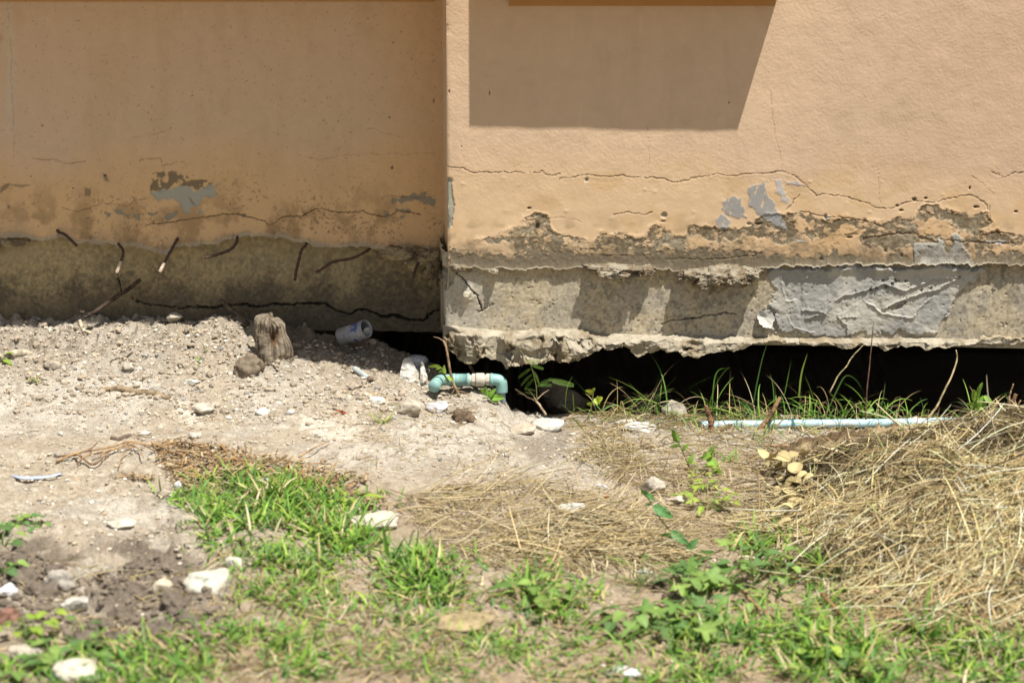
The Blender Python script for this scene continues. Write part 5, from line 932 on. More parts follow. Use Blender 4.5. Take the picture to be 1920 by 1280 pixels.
# ---- hay heap
_hp = [(1440, 905), (1500, 884), (1540, 868), (1600, 842), (1700, 808), (1760, 795), (1830, 779), (1920, 768), (2010, 764), (2200, 764)]
_hw = np.array([on_wall(a, b, -0.52) for a, b in _hp]); _hH = np.maximum(_hw[:, 2]-np.interp(_hw[:, 0], [-1.3, -0.5, 0, 0.5, 1.3], _FZ), 0.0); _hH[0] *= 0.4
def heap_h(x, y):
    H = np.interp(x, _hw[:, 0], _hH)*sm(_hw[0, 0]-0.10, _hw[0, 0]+0.06, x)*sm(2.2, 1.5, x); yf = np.interp(x, [0.45, 0.65, 0.85, 1.05, 1.5], [-0.80, -1.05, -1.2, -1.26, -1.3]); yb = -0.19
    s = np.clip((y-yb)/(yf-yb), 0, 1); return H*np.clip(np.sin(math.pi*s**0.85), 0, 1)**0.75*(0.86+0.45*(fbm(x, y, 0.14, 4, 801, 0.55)-0.35))
def hz(x, y): return np.maximum(gz(x, y), flat_z(x)+heap_h(x, y))
def at_heap(px, py):
    d = ray(np.asarray(px, float), np.asarray(py, float)); t = np.full(len(d), 2.3); done = np.zeros(len(d), bool)
    for _ in range(260):
        P = CAM+d*t[:, None]; h = P[:, 2]-np.maximum(macro(P[:, 0], P[:, 1]), flat_z(P[:, 0])+heap_h(P[:, 0], P[:, 1])); done |= h < 0.001; t = np.where(done, t, t+np.maximum(h*0.5, 0.002))
        if done.all(): break
    return CAM+d*np.minimum(t, 6)[:, None]
def hay():
    r = empty('hay_heap', (1.02, -0.62, 0.05), 'big heap of dry cut grass and straw piled at the right', 'hay heap')
    xs = np.arange(0.40, 2.1, 0.006); ys = np.arange(-1.3, -0.14, 0.006); X, Y = np.meshgrid(xs, ys); Hh = heap_h(X, Y); Z = flat_z(X)+Hh-0.016+(fbm(X*0.6+Y, Y-X*0.4, 0.025, 4, 802, 0.6, True)-0.5)*0.065*sm(0.0, 0.04, Hh)
    n = fbm(X, Y, 0.05, 4, 803); col = mixc(np.tile(np.array((0.12, 0.085, 0.045)), X.shape+(1,)), (0.30, 0.235, 0.14), sm(0.45, 0.62, n)); col = mixc(col, (0.12, 0.085, 0.05), sm(0.48, 0.36, n)*0.8)  # dark base puts the shade between straws into the mound's colour
    mesh_obj('mound', np.stack([X, Y, Z], -1), grid_faces(*X.shape), M_earth_h, r, col)
    rs = np.random.RandomState(21); POLY = [(1400, 1010), (1440, 940), (1500, 880), (1560, 843), (1660, 814), (1760, 797), (1830, 779), (1990, 766), (1990, 1190), (1800, 1190), (1690, 1160), (1600, 1100), (1500, 1060)]
    def lay(n, Ls, rad, seed, tilt, yaw0, ysp, pal):
        rs = np.random.RandomState(seed); q = scatter(POLY, n, seed); P = at_heap(q[:, 0], q[:, 1]); P[:, 2] = hz(P[:, 0], P[:, 1])+rs.uniform(-0.012, 0.014, n)
        yaw = yaw0+rs.normal(0, ysp, n)+np.where(rs.rand(n) < 0.5, math.pi, 0); L = rs.uniform(*Ls, n); d = np.stack([np.cos(yaw), np.sin(yaw)], 1)
        z2 = hz(P[:, 0]+d[:, 0]*L*0.8, P[:, 1]+d[:, 1]*L*0.8); e = np.arctan2(z2-P[:, 2]+0.004, L*0.8)*0.85+rs.normal(0, tilt, n)
        tone = (0.28+1.12*sm(0.36, 0.56, fbm(P[:, 0]*0.8+P[:, 1]*0.5, P[:, 1], 0.13, 4, 811)))[:, None]*rs.uniform(0.7, 1.15, (n, 1))
        return stalks(P, yaw, e, L, rad*rs.uniform(0.4, 1.4, n), rs.normal(-0.15, 0.35, n), 5, rs, np.clip(pick(pal, n, rs, 0.22)*tone, 0, 0.72))
    m = MB(); m.add(*lay(4600, (0.02, 0.09), 0.0009, 31, 0.22, 0.35, 0.8, STRAWC)); m.add(*lay(2200, (0.07, 0.20), 0.0012, 32, 0.14, 0.50, 0.5, STRAWC)); m.add(*lay(9000, (0.008, 0.035), 0.0009, 33, 0.35, 0.0, 1.5, STRAWC*0.7)); m.add(*lay(420, (0.06, 0.26), 0.0013, 36, 0.14, 0.7, 0.6, STRAWC[[1, 5, 0]])); m.add(*lay(1300, (0.03, 0.12), 0.0012, 37, 0.3, 1.3, 0.8, STRAWC)); m.add(*lay(130, (0.08, 0.22), 0.0015, 38, 0.3, -0.6, 0.6, STRAWC[[1, 5, 1]]))
    m.build('straw', M_straw, r)
    m = MB(); q = scatter(POLY, 2600, 34); P = at_heap(q[:, 0], q[:, 1]); n = len(P); P[:, 2] = hz(P[:, 0], P[:, 1])+rs.uniform(-0.004, 0.012, n)
    m.add(*blades(P, rs.uniform(0, 6.28, n), rs.normal(0.1, 0.25, n), rs.uniform(0.012, 0.08, n), rs.uniform(0.002, 0.005, n), rs.normal(0.2, 0.5, n), 4, rs, colA=pick(np.concatenate([STRAWC, STRAWC, [(0.33, 0.34, 0.12), (0.27, 0.29, 0.10)]]), n, rs)*rs.uniform(0.4, 1.1, (n, 1)))); m.build('dry_blades', M_straw, r)
M_earth_h = material('matted_hay', rough=1, spec=0.05, var=0.4, vscale=180, bumps=((260, 0.8, 0.005), (700, 0.5, 0.002)))
hay()
# ---- straw litter on the ground
def litter():
    m = MB()
    def lay(poly, n, Ls, rad, seed, pal, yaw0=None, ysp=0.5, lift=0.010, tilt=0.10):
        rs = np.random.RandomState(seed); q = scatter(poly, n, seed); P = at(q[:, 0], q[:, 1]); P[:, 2] += rs.uniform(0, lift, n); yaw = rs.uniform(0, 6.28, n) if yaw0 is None else yaw0+rs.normal(0, ysp, n)
        m.add(*stalks(P, yaw, rs.normal(0.02, tilt, n), rs.uniform(*Ls, n), rad*rs.uniform(0.6, 1.3, n), rs.normal(-0.12, 0.3, n), 5, rs, pick(pal, n, rs, 0.2)*rs.uniform(0.55, 1.12, (n, 1))))
    J = [(745, 935), (800, 915), (900, 900), (1000, 905), (1100, 935), (1220, 955), (1290, 1010), (1270, 1050), (1120, 1075), (1000, 1075), (900, 1060), (800, 1020)]
    lay(J, 1050, (0.03, 0.10), 0.0010, 41, STRAWC); lay(J, 330, (0.06, 0.17), 0.0012, 42, STRAWC[[0, 1, 5]], 0.5, 1.0, 0.025, 0.2); lay([(1020, 960), (1290, 1020), (1200, 1060), (900, 1040)], 380, (0.05, 0.16), 0.0016, 46, STRAWC[[0, 1, 5]], -0.15, 0.7, 0.02)
    K_ = [(1060, 790), (1300, 800), (1500, 800), (1620, 810), (1540, 870), (1460, 950), (1420, 1030), (1290, 1000), (1230, 950), (1130, 890)]; lay(K_, 850, (0.02, 0.09), 0.0009, 43, STRAWC); lay(K_, 330, (0.05, 0.14), 0.0011, 47, STRAWC, -0.3, 0.9, 0.015); lay([(1090, 800), (1160, 810), (1210, 880), (1160, 910), (1090, 870)], 350, (0.02, 0.08), 0.0010, 48, STRAWC)
    lay([(1060, 770), (1420, 780), (1900, 790), (1900, 815), (1060, 800)], 900, (0.02, 0.08), 0.0009, 44, STRAWC); lay([(0, 1060), (1920, 1060), (1920, 1290), (0, 1290)], 1700, (0.02, 0.08), 0.0011, 45, STRAWC)
    lay([(700, 760), (960, 780), (960, 900), (600, 880)], 220, (0.015, 0.05), 0.0008, 49, STRAWC); lay([(380, 1040), (900, 1060), (900, 1280), (300, 1280)], 500, (0.02, 0.08), 0.001, 50, STRAWC*0.8)
    tag(m.build('straw', M_straw), 'loose dry straw scattered over the soil', 'straw', kind='stuff')
    m2 = MB(); B = np.array([(0.24, 0.17, 0.09), (0.33, 0.255, 0.145), (0.16, 0.11, 0.06), (0.40, 0.32, 0.195), (0.28, 0.165, 0.075)])
    for poly, n, sd, s in (([(290, 840), (330, 826), (400, 835), (460, 850), (560, 870), (640, 890), (700, 905), (620, 925), (480, 900), (420, 905), (350, 900), (300, 870)], 1500, 51, 1.0), ([(215, 893), (290, 895), (290, 905), (220, 903)], 160, 52, 0.6), ([(300, 870), (370, 880), (420, 930), (400, 945), (330, 920)], 420, 53, 0.7), ([(1440, 1000), (1600, 1020), (1920, 1180), (1700, 1190), (1500, 1080)], 350, 54, 0.8), ([(540, 900), (720, 930), (760, 960), (650, 950)], 220, 55, 0.8)):
        rs = np.random.RandomState(sd); q = scatter(poly, n, sd); P = at(q[:, 0], q[:, 1]); P[:, 2] += rs.uniform(0, 0.012, n)
        m2.add(*blades(P, rs.uniform(0, 6.28, n), rs.normal(0.05, 0.12, n), rs.uniform(0.006, 0.030, n)*s, rs.uniform(0.002, 0.007, n)*s, rs.normal(0, 0.5, n), 3, rs, colA=pick(B, n, rs, 0.25), tipw=0.4))
    tag(m2.build('leaf_litter', M_straw), 'brown leaf litter beside the green grass', 'leaf litter', kind='stuff')
litter()
# ---- grass
def grass():
    m = MB()
    for a in [([(335, 935), (400, 905), (470, 890), (560, 905), (640, 930), (660, 960), (690, 1000), (660, 1040), (560, 1055), (450, 1050), (390, 1010), (360, 970)], 260, 15, 0.062, 0.0042, 61), ([(400, 1010), (690, 1000), (690, 1060), (430, 1075)], 70, 11, 0.055, 0.004, 62),
              ([(420, 1060), (700, 1040), (890, 1050), (900, 1090), (860, 1150), (700, 1140), (480, 1140), (420, 1110)], 105, 9, 0.050, 0.0042, 63), ([(720, 1050), (880, 1045), (870, 1130), (760, 1120)], 60, 13, 0.065, 0.0046, 64), ([(975, 1090), (1040, 1070), (1110, 1110), (1090, 1170), (985, 1165)], 48, 13, 0.062, 0.0045, 65),
              ([(250, 1215), (330, 1185), (480, 1170), (580, 1200), (590, 1290), (0, 1290), (0, 1255), (170, 1240)], 150, 12, 0.048, 0.0042, 66), ([(560, 1160), (960, 1170), (1050, 1220), (1050, 1290), (560, 1290)], 120, 8, 0.036, 0.0036, 67), ([(880, 1195), (1010, 1190), (1020, 1245), (890, 1240)], 40, 11, 0.036, 0.0038, 68),
              ([(1330, 1080), (1420, 1050), (1500, 1075), (1600, 1130), (1700, 1170), (1930, 1185), (1930, 1290), (1190, 1290), (1180, 1230)], 300, 12, 0.058, 0.0046, 69), ([(1480, 1180), (1800, 1190), (1800, 1260), (1480, 1260)], 60, 12, 0.075, 0.0052, 70), ([(1370, 1010), (1440, 1000), (1520, 1040), (1590, 1100), (1480, 1090), (1400, 1060)], 46, 11, 0.075, 0.005, 71),
              ([(330, 925), (370, 915), (390, 960), (350, 955)], 12, 6, 0.045, 0.0036, 72), ([(1250, 850), (1390, 850), (1370, 960), (1260, 930)], 9, 4, 0.05, 0.004, 73), ([(1400, 805), (1900, 805), (1700, 835), (1420, 850)], 42, 6, 0.045, 0.0034, 74), ([(640, 925), (720, 935), (720, 955), (650, 955)], 18, 8, 0.04, 0.0042, 75), ([(1550, 1050), (1900, 1100), (1900, 1180), (1700, 1160)], 8, 4, 0.06, 0.004, 76), ([(60, 1180), (300, 1185), (250, 1240), (40, 1240)], 22, 8, 0.05, 0.0045, 77), ([(430, 1085), (620, 1090), (640, 1130), (450, 1120)], 30, 9, 0.045, 0.004, 78)]:
        m.add(*tufts(*a))
    for a in [([(300, 1160), (960, 1150), (1200, 1190), (1200, 1290), (0, 1290), (0, 1240)], 230, 7, 0.034, 0.0036, 81), ([(420, 1050), (900, 1040), (960, 1100), (900, 1180), (430, 1150)], 110, 7, 0.045, 0.004, 82), ([(1180, 1150), (1500, 1100), (1920, 1200), (1920, 1290), (1180, 1290)], 150, 8, 0.055, 0.0045, 83)]: m.add(*tufts(*a))
    tag(m.build('grass', M_grass), 'patchy green grass growing in the foreground soil', 'grass', kind='stuff')
grass()
def tuft(px, py, n, L, seed, label, wall=None, pal=GREEN, W=0.0040, elev=(0.55, 1.5), droop=(0.2, 2.2), group=None, dry=0.2, name='grass_tuft', cat='grass tuft', spread=0.012):
    b = at1(px, py) if wall is None else on_wall(px, py, wall); rs = np.random.RandomState(seed); B = np.tile(b, (n, 1))+np.stack([rs.normal(0, spread, n), rs.normal(0, spread*0.6, n), np.full(n, -0.004)], 1)
    ca = pick(pal, n, rs); d = rs.rand(n) < dry; ca[d] = pick(STRAWC, d.sum(), rs); V, F, C = blades(B, rs.uniform(0, 6.28, n), rs.uniform(*elev, n), rs.uniform(0.5, 1.2, n)*L, rs.uniform(0.6, 1.2, n)*W*np.where(d, 0.6, 1), rs.uniform(*droop, n), 9, rs, colA=ca, colB=ca*np.array([1.2, 1.12, 1.0]), sway=0.5)
    return tag(mesh_obj(name, V, F, M_grass, None, C), label, cat, group, 'thing')
G = 'wispy grass tufts along the rim of the hollow'
for k, (px, py, n, L) in enumerate([(1075, 775, 8, 0.06), (1112, 776, 14, 0.08), (1135, 778, 16, 0.10), (1160, 780, 22, 0.11), (1190, 780, 22, 0.12), (1215, 780, 20, 0.12), (1240, 776, 18, 0.13), (1275, 788, 14, 0.10), (1305, 788, 16, 0.10), (1335, 792, 18, 0.13), (1365, 790, 20, 0.10), (1390, 790, 20, 0.09), (1420, 792, 20, 0.11), (1448, 790, 22, 0.13), (1475, 788, 20, 0.09), (1500, 788, 18, 0.12), (1530, 790, 20, 0.09), (1560, 790, 22, 0.12), (1590, 790, 18, 0.08), (1620, 792, 16, 0.08), (1650, 792, 20, 0.10), (1680, 792, 18, 0.10), (1705, 792, 14, 0.07), (1830, 778, 16, 0.09), (1810, 784, 10, 0.06), (1880, 770, 10, 0.06), (1735, 792, 10, 0.06), (1765, 790, 8, 0.05), (1490, 800, 14, 0.06), (1580, 802, 14, 0.06), (1640, 802, 14, 0.06), (1400, 805, 14, 0.07), (1550, 806, 14, 0.05), (1690, 806, 14, 0.06), (1260, 800, 8, 0.07), (1180, 800, 8, 0.07)]):
    tuft(px, py, max(3, int(n*(0.62 if px < 1300 else 0.8))), L*1.25, 500+k, 'wispy green grass tuft on the rim of the dark hollow', group=G, dry=0.34, W=0.0030, elev=(0.25, 1.5), droop=(0.3, 2.8), wall=(-0.055 if py < 795 else None))
# tall single blades before the hollow
for k, (pts, w_, lab) in enumerate([([(1335, 770), (1337, 735), (1341, 705), (1350, 692), (1367, 690)], 0.003, 'tall hooked grass blade against the dark hollow'), ([(1412, 760), (1420, 715), (1430, 670), (1440, 640)], 0.003, 'tall straight grass blade reaching up to the ledge'), ([(1498, 745), (1503, 700), (1514, 662)], 0.0042, 'broad upright grass blade left of the dark stalk'), ([(1470, 745), (1477, 710), (1484, 672)], 0.002, 'thin upright grass stem left of the broad blade'), ([(1552, 770), (1570, 730), (1586, 704), (1605, 712), (1620, 736)], 0.0036, 'arching grass blade below the middle of the cement'), ([(1060, 765), (1062, 735), (1068, 715), (1075, 704)], 0.0016, 'thin curved stem right of the feathery plant'), ([(1245, 800), (1262, 794), (1290, 786), (1318, 779)], 0.006, 'broad flat grass blade lying at the end of the blue pipe'), ([(1338, 775), (1345, 795), (1355, 815)], 0.005, 'long bright grass blade drooping over the blue pipe'), ([(1072, 782), (1085, 795), (1098, 812)], 0.004, 'bright grass blade drooping beside the white rubble slab'), ([(728, 1055), (722, 1010), (716, 980)], 0.008, 'single wide grass blade below the flat pale slab')]):
    Y = [-0.08]*len(pts)
    P = smooth_path([on_wall(a, b, y_) if k < 8 else at1(a, b)*0+on_wall(a, b, float(at1(*pts[-1] if k == 8 else pts[0])[1])) for (a, b), y_ in zip(pts, Y)], 16); t = np.linspace(0, 1, 16); wd = w_*np.clip(np.where(t < .2, .6+2*t, 1-((t-.2)/.8)**2*0.9), .08, 1)*0.5
    s = np.cross(np.gradient(P, axis=0), np.array([0.2, 1, 0.1])); s /= np.linalg.norm(s, axis=1)[:, None]; V = np.stack([P-s*wd[:, None], P+np.array([0, 0.0012, 0])*1.0, P+s*wd[:, None]], 1).reshape(-1, 3); i = np.arange(15)[:, None]*3; F = np.concatenate([np.concatenate([i, i+1, i+4, i+3], 1), np.concatenate([i+1, i+2, i+5, i+4], 1)])
    c = GREEN[2+k % 3 if k % 3 else 1]; tag(mesh_obj('tall_grass', V, F, M_grass, None, np.tile(c, (len(V), 1))), lab, 'grass blade', kind='thing')
# ---- leaves
def leaf_shape(kind, n=26):
    th = np.linspace(-math.pi, math.pi, n, endpoint=False)
    if kind == 'lobed':
        r_ = 0.36+0.64*np.abs(np.cos(2.5*th))**1.3; r_ *= np.where(np.abs(th) > 2.6, 0.45, 1.0)*(0.75+0.25*np.cos(th)); p = np.stack([r_*np.cos(th)+0.2, r_*np.sin(th)*0.9], 1)
    elif kind == 'heart': r_ = (1-0.28*np.cos(th+math.pi)**9)*(0.62+0.20*np.cos(th)); p = np.stack([r_*np.cos(th)*1.05+0.42, r_*np.sin(th)], 1)
    else: p = np.stack([0.5+0.5*np.cos(th), 0.22*np.sin(th)*(1-0.35*np.cos(th))], 1)
    return p
def leaf(mb, p, yaw, pitch, size, kind, c, rs, fold=0.25):
    if kind == 'feather':
        k = 15; x = np.linspace(0.12, 1, k); z = -0.25*x**2
        for i in range(k):
            l = 0.13*math.sin(0.5+2.3*x[i])**0.7+0.035
            for sg in (1, -1):
                a = np.array([x[i], 0, z[i]]); dr = np.array([0.45, sg*0.88, 0.06]); n_ = np.array([0.028, 0, 0])
                n_ = n_*0.40; q = np.stack([a, a+dr*l*0.4+n_, a+dr*l, a+dr*l*0.6-n_]); mb.add(turn(q*size, yaw, 0, -pitch)+p, [(0, 1, 2, 3)], np.array(c)*rs.uniform(0.85, 1.15))
        q = np.stack([[0, -0.008, 0], [0, 0.008, 0], [0.5, 0.006, -0.06], [0.5, -0.006, -0.06], [1, 0.003, -.25], [1, -0.003, -.25]]); mb.add(turn(q*size, yaw, 0, -pitch)+p, [(0, 1, 2, 3), (3, 2, 4, 5)], np.array(c)*0.8); return
    o = leaf_shape(kind); n = len(o); v = np.concatenate([[[0.35, 0, 0]], np.c_[o*0.55+np.array([0.35*0.45, 0]), np.zeros(n)], np.c_[o, np.zeros(n)]]); v[:, 2] = np.abs(v[:, 1])*fold-0.28*v[:, 0]**2+rs.normal(0, 0.015, len(v))
    i = np.arange(n); j = (i+1) % n; cc = np.tile(np.array(c, float), (len(v), 1))*np.r_[1.12, np.full(n, 1.05), np.full(n, 0.95)][:, None]
    mb.add2(turn(v*size, yaw, rs.uniform(-.3, .3), -pitch)+p, [np.stack([np.zeros(n, int), 1+i, 1+j], 1), np.stack([1+i, 1+n+i, 1+n+j, 1+j], 1)], cc)
LG = np.array([(0.13, 0.24, 0.055), (0.17, 0.28, 0.07), (0.105, 0.20, 0.06), (0.22, 0.33, 0.08)])
def plant(px, py, kind, nl, size, label, h=0.05, seed=0, pal=LG, spread=0.05, name='weed', cat='weed', wall=None, group=None, lean=(0, 0)):
    b = at1(px, py) if wall is None else on_wall(px, py, wall); b = b-np.array([0, 0, 0.004]); h = h*0.72; rs = np.random.RandomState(seed+900); r = empty(name, b, label, cat, group); m = MB(); s = MB()
    nl = int(nl*1.9) if kind != 'lance' and nl > 3 else nl
    for k in range(nl):
        a = k*2.4+rs.uniform(-.4, .4)+seed; rr = spread*math.sqrt((k+0.6)/nl)*rs.uniform(0.7, 1.1); top = b+np.array([math.cos(a)*rr+lean[0]*h, math.sin(a)*rr+lean[1]*h, h*rs.uniform(0.55, 1.1)])
        P = smooth_path([b, b*0.5+top*0.5+np.array([0, 0, h*0.16]), top], 8); v, f4, f3 = tube(P, np.linspace(0.0014, 0.0008, 8), 5); s.add2(v, [f4, f3], (0.17, 0.25, 0.07)); leaf(m, top, a+rs.uniform(-.3, .3), rs.uniform(-0.2, 0.45), size*(0.52 if kind == 'heart' else 0.68 if kind == 'lobed' else 0.9)*rs.uniform(0.6, 1.15), kind, pick(pal, 1, rs)[0], rs)
    s.build('stem', M_leaf, r); m.build('foliage', M_leaf, r); return r
YG = np.array([(0.30, 0.40, 0.06), (0.24, 0.36, 0.05)])
for k, a in enumerate([
 (1285, 1112, 'lobed', 5, 0.050, 'lobed pale green weed left of the hay at the grass edge', 0.06), (1350, 1105, 'lobed', 6, 0.052, 'largest lobed weed with pale leaves near the brown stick', 0.085), (1235, 1195, 'lobed', 4, 0.046, 'small lobed weed on bare soil near the bottom', 0.045), (1312, 1195, 'lobed', 5, 0.050, 'wide lobed weed near the bottom centre right', 0.055), (1180, 1180, 'heart', 6, 0.034, 'dark bushy weed casting a shadow on bare soil', 0.055),
 (1262, 1165, 'lobed', 5, 0.044, 'lobed weed between the two bottom lobed weeds', 0.06), (1415, 1085, 'heart', 5, 0.036, 'heart leaved weed at the left foot of the hay heap', 0.08), (1465, 1090, 'heart', 5, 0.030, 'heart leaved weed at the lower edge of the hay', 0.05), (1200, 1100, 'feather', 9, 0.060, 'low feathery weed in front of the straw', 0.05), (1400, 1150, 'heart', 5, 0.032, 'heart leaved weed beside the brown stick', 0.05),
 (1325, 958, 'lance', 6, 0.032, 'small yellow green weed below the bright seedlings', 0.05), (1322, 925, 'lobed', 4, 0.030, 'bright yellow green seedling in the straw', 0.03), (1345, 960, 'lobed', 4, 0.030, 'upright yellow green seedling right of the small weed', 0.055), (1318, 895, 'lobed', 4, 0.026, 'topmost bright seedling in the straw right of the rounded grey stone', 0.03),
 (35, 990, 'heart', 6, 0.026, 'creeping heart leaved weed on sand at the left', 0.028), (72, 992, 'heart', 4, 0.022, 'small heart leaved weed right of the left creeper', 0.025), (5, 1020, 'heart', 5, 0.030, 'heart leaved weed cut by the left edge above the clods', 0.045), (8, 1075, 'heart', 4, 0.026, 'dark heart leaved weed at the left edge beside the clods', 0.03), (100, 1152, 'heart', 3, 0.030, 'two bright leaves under the smooth white stone', 0.018), (150, 1185, 'heart', 2, 0.030, 'dark triangular leaf standing in the dug earth', 0.035),
 (50, 1200, 'heart', 6, 0.030, 'yellow green weed in the lower left corner', 0.05), (160, 1228, 'heart', 4, 0.034, 'heart leaved weed above the large corner rock', 0.04), (95, 1225, 'lance', 7, 0.055, 'narrow leaved weed beside the large corner rock', 0.04), (30, 1262, 'lance', 8, 0.055, 'narrow leaved weed in the bottom left corner', 0.03),
 (1570, 1255, 'heart', 6, 0.034, 'pale heart leaved weed in the bottom grass', 0.045), (1530, 1225, 'heart', 5, 0.034, 'bright heart leaved weed in the bottom grass', 0.055), (1070, 1215, 'heart', 4, 0.026, 'scattered round leaved weed at the bottom middle', 0.02), (1160, 1205, 'heart', 4, 0.026, 'round leaved weed under the dark bushy weed', 0.02), (660, 950, 'lance', 9, 0.045, 'bright yellow green weed behind the flat pale slab', 0.035), (1005, 1125, 'lance', 12, 0.055, 'bushy narrow leaved weed on bare soil at the bottom middle', 0.05)]):
    plant(*a, seed=k, pal=YG if 'yellow' in a[5] or 'bright' in a[5] else LG, spread=a[6]*1.0)
# sprouts on the bank
plant(67, 716, 'lance', 8, 0.020, 'tiny brown green sprout alone on the slope at the left', 0.018, 60, np.array([(0.22, 0.26, 0.07), (0.30, 0.24, 0.08)]), 0.012, 'seedling', 'seedling')
plant(3, 672, 'lance', 7, 0.030, 'green sprig at the left edge beside the thick root', 0.03, 61, YG, 0.015, 'seedling', 'seedling')
plant(366, 682, 'lance', 2, 0.030, 'single dark green leaf standing on the bare slope', 0.008, 62, LG*0.8, 0.004, 'seedling', 'seedling')
plant(388, 668, 'lance', 2, 0.012, 'minute red tipped sprout beside the single leaf', 0.012, 63, np.array([(0.25, 0.3, 0.08)]), 0.004, 'seedling', 'seedling')
plant(636, 776, 'lance', 6, 0.018, 'red leaved seedling on the bare soil', 0.008, 64, np.array([(0.34, 0.07, 0.03), (0.28, 0.05, 0.025)]), 0.008, 'seedling', 'seedling')
tuft(722, 798, 9, 0.062, 640, 'small lone grass sprout on bare ground beside the tan stone', None, YG, 0.0036, (0.7, 1.4), (0.2, 1.4), None, 0.1, 'grass_sprout', 'grass sprout', 0.005)
def sprig(name, label, stem, leaves, y=-0.085, c=((0.15, 0.30, 0.04), (0.20, 0.35, 0.05)), r_=0.0013, seed=0, cat='plant', lk='feather', stemc=(0.25, 0.26, 0.10)):
    rs = np.random.RandomState(seed); P = smooth_path([on_wall(a, b, y) for a, b in stem], 24); r = empty(name, P[0], label, cat); m = MB(); v, f4, f3 = tube(P, np.linspace(r_*1.3, r_*0.7, 24), 6); m.add2(v, [f4, f3], stemc); m.build('stem', M_leaf, r); m = MB()
    for (a, b, a2, b2, rot) in leaves:
        p, q = on_wall(a, b, y-0.004), on_wall(a2, b2, y-0.008+rot*0.01); d = q-p; L = np.linalg.norm(d); yaw = math.atan2(d[1], d[0]); L_ = L*(0.62 if lk == 'heart' else 1.0); pit = math.asin(d[2]/L); lf_ = MB(); leaf(lf_, np.zeros(3), 0, 0, 1.0, lk, c[rs.randint(len(c))], rs)
        V = np.concatenate(lf_.v); C = np.concatenate(lf_.c); V = V-np.outer(V[:, 0], [0, 0, V[:, 2][np.argmax(V[:, 0])]]); V[:, 1:] = np.stack([V[:, 1]*0.55-V[:, 2], V[:, 1]*0.83+V[:, 2]*0.3], 1)
        V = turn(V*L_, yaw, 0, -pit)+p; fs = ([np.concatenate(lf_.f4)] if lf_.f4 else [])+([np.concatenate(lf_.f3)] if lf_.f3 else []); m.add2(V, fs, C)
    m.build('foliage', M_leaf, r); return r
sprig('feathery_plant', 'feathery leaved seedling before the dark hollow beside the teal elbow', [(1007, 752), (1006, 735), (1005, 722), (1000, 700), (994, 682), (984, 668), (975, 656)], [(985, 677, 1014, 676, 0), (992, 682, 1018, 691, 0), (1030, 712, 1074, 722, 1), (1006, 725, 1034, 710, 0), (997, 690, 973, 708, 1), (1000, 700, 978, 722, 0), (1003, 708, 985, 728, 1), (1006, 733, 984, 729, 0), (1010, 722, 1034, 722, 1), (1000, 695, 1010, 718, 1), (972, 657, 965, 660, 0), (978, 660, 982, 652, 0), (1006, 742, 985, 735, 0)], seed=1, r_=0.0011)
sprig('feathery_plant', 'bright small feathery seedling at the foot of the teal elbow', [(918, 770), (916, 755), (914, 745)], [(912, 740, 900, 728, 0), (914, 742, 912, 724, 0), (916, 742, 946, 748, 1), (918, 744, 934, 756, 1), (914, 746, 903, 747, 0), (918, 762, 920, 768, 0), (915, 745, 930, 728, 0)], y=-0.10, c=((0.25, 0.42, 0.05), (0.20, 0.38, 0.05)), seed=2, lk='lance')
sprig('feathery_sprig', 'yellow green leafy sprig on the bare seedling stem', [(842, 716), (834, 702), (826, 688), (812, 686)], [(826, 688, 803, 687, 0), (828, 690, 817, 693, 0), (832, 695, 822, 699, 1), (835, 700, 832, 684, 0), (838, 706, 850, 714, 1), (840, 710, 832, 716, 0)], y=-0.088, c=((0.32, 0.45, 0.06), (0.26, 0.4, 0.06)), seed=3, lk='lance')
sprig('leafy_weed', 'yellow green leafy weed at the left end of the rim grass', [(1108, 776), (1110, 755), (1112, 738), (1110, 730)], [(1112, 738, 1098, 732, 0), (1112, 735, 1118, 727, 0), (1110, 738, 1102, 740, 1), (1120, 752, 1132, 744, 0), (1112, 750, 1124, 756, 1), (1110, 760, 1100, 757, 0), (1118, 748, 1120, 742, 1)], y=-0.06, c=((0.42, 0.46, 0.05), (0.34, 0.44, 0.06)), seed=4, lk='heart')
sprig('leafy_weed', 'small leafy weed behind the blue pipe under the cement patch', [(1625, 790), (1624, 775), (1622, 762)], [(1622, 765, 1608, 760, 0), (1623, 762, 1634, 752, 0), (1624, 772, 1638, 766, 1), (1622, 770, 1612, 768, 0), (1585, 778, 1578, 768, 0), (1585, 778, 1592, 770, 0)], y=-0.05, seed=5, lk='lance')
sprig('long_stemmed_weed', 'long thin weed stem with narrow leaves leaning across the straw', [(1320, 1070), (1290, 1035), (1262, 1000), (1240, 975), (1222, 945), (1205, 915)], [(1225, 948, 1262, 970, 0), (1216, 932, 1202, 918, 0), (1222, 945, 1208, 948, 0), (1258, 996, 1290, 1018, 0), (1212, 925, 1228, 938, 1), (1268, 1008, 1240, 1002, 0), (1300, 1045, 1340, 1035, 0), (1300, 1045, 1330, 1062, 1), (1285, 1030, 1310, 1010, 1)], y=-0.93, c=((0.10, 0.24, 0.07), (0.12, 0.26, 0.06)), seed=6, lk='lance', r_=0.0015)
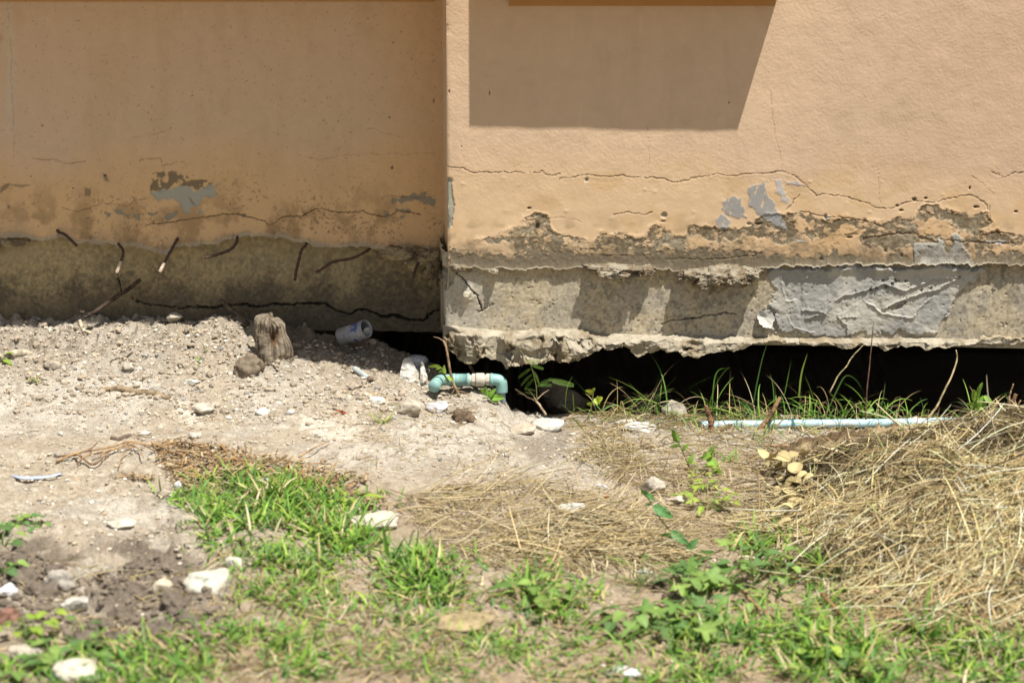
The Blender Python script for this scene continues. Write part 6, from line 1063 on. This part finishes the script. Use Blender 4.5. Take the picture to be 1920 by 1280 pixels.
sprig('long_stemmed_weed', 'upright young weed with bent narrow leaves right of the bare patch', [(1300, 895), (1288, 865), (1275, 835), (1262, 808)], [(1262, 808, 1257, 803, 0), (1275, 835, 1256, 838, 0), (1280, 845, 1292, 830, 0), (1272, 830, 1260, 806, 0), (1290, 868, 1300, 850, 1)], y=-0.42, c=((0.20, 0.36, 0.06), (0.24, 0.4, 0.06)), seed=7, lk='lance', r_=0.0014)
sprig('long_stemmed_weed', 'angular young weed with a long bent leaf above the seedlings', [(1310, 860), (1325, 856), (1340, 838), (1346, 832)], [(1325, 858, 1355, 890, 0), (1330, 852, 1342, 834, 0), (1320, 857, 1308, 860, 1), (1318, 858, 1340, 846, 0)], y=-0.42, c=((0.20, 0.36, 0.06), (0.24, 0.4, 0.06)), seed=8, lk='lance', r_=0.0014)
sprig('grass_sprout', 'green shoot with pointed leaves at the crest beside the stalk', [(1828, 775), (1832, 750), (1842, 718)], [(1830, 765, 1845, 742, 0), (1830, 762, 1812, 756, 0), (1834, 745, 1842, 716, 0), (1829, 768, 1850, 752, 1), (1831, 755, 1826, 730, 0), (1845, 742, 1862, 758, 0)], y=-0.14, c=((0.24, 0.42, 0.06), (0.28, 0.44, 0.07)), seed=9, lk='lance', cat='sprout')
# cream dry leaves in front of the hay
rs = np.random.RandomState(17)
for k, (px, py, s) in enumerate([(1438, 880, 26), (1462, 872, 30), (1480, 876, 28), (1472, 892, 28), (1490, 895, 26), (1500, 905, 24), (1450, 907, 24), (1478, 910, 34), (1495, 918, 24), (1505, 880, 22), (1465, 950, 24), (1460, 970, 22), (1488, 990, 22), (1455, 885, 20), (1510, 895, 20), (1475, 945, 18), (1448, 872, 20), (1488, 885, 22), (1436, 865, 18), (1520, 900, 18), (1500, 930, 18), (1470, 932, 16), (1447, 925, 16), (1430, 890, 18), (1515, 872, 18), (1480, 965, 16)]):
    px += rs.normal(0, 9); py += rs.normal(0, 7); p = at_heap([px], [py+4])[0]; p[2] = float(hz(p[:1], p[1:2])[0])+0.025; m = MB(); leaf(m, np.zeros(3), rs.uniform(0, 6.28), rs.uniform(-0.9, 0.9), s*mm(p)*0.85, 'heart', np.array((0.50, 0.41, 0.21))*rs.uniform(0.55, 1.1), rs, 0.5)
    o = m.build('dry_leaf', M_straw); o.location = p.tolist(); tag(o, 'curled cream coloured dry leaf lying at the left foot of the hay', 'dry leaf', 'cream dry leaves by the hay')
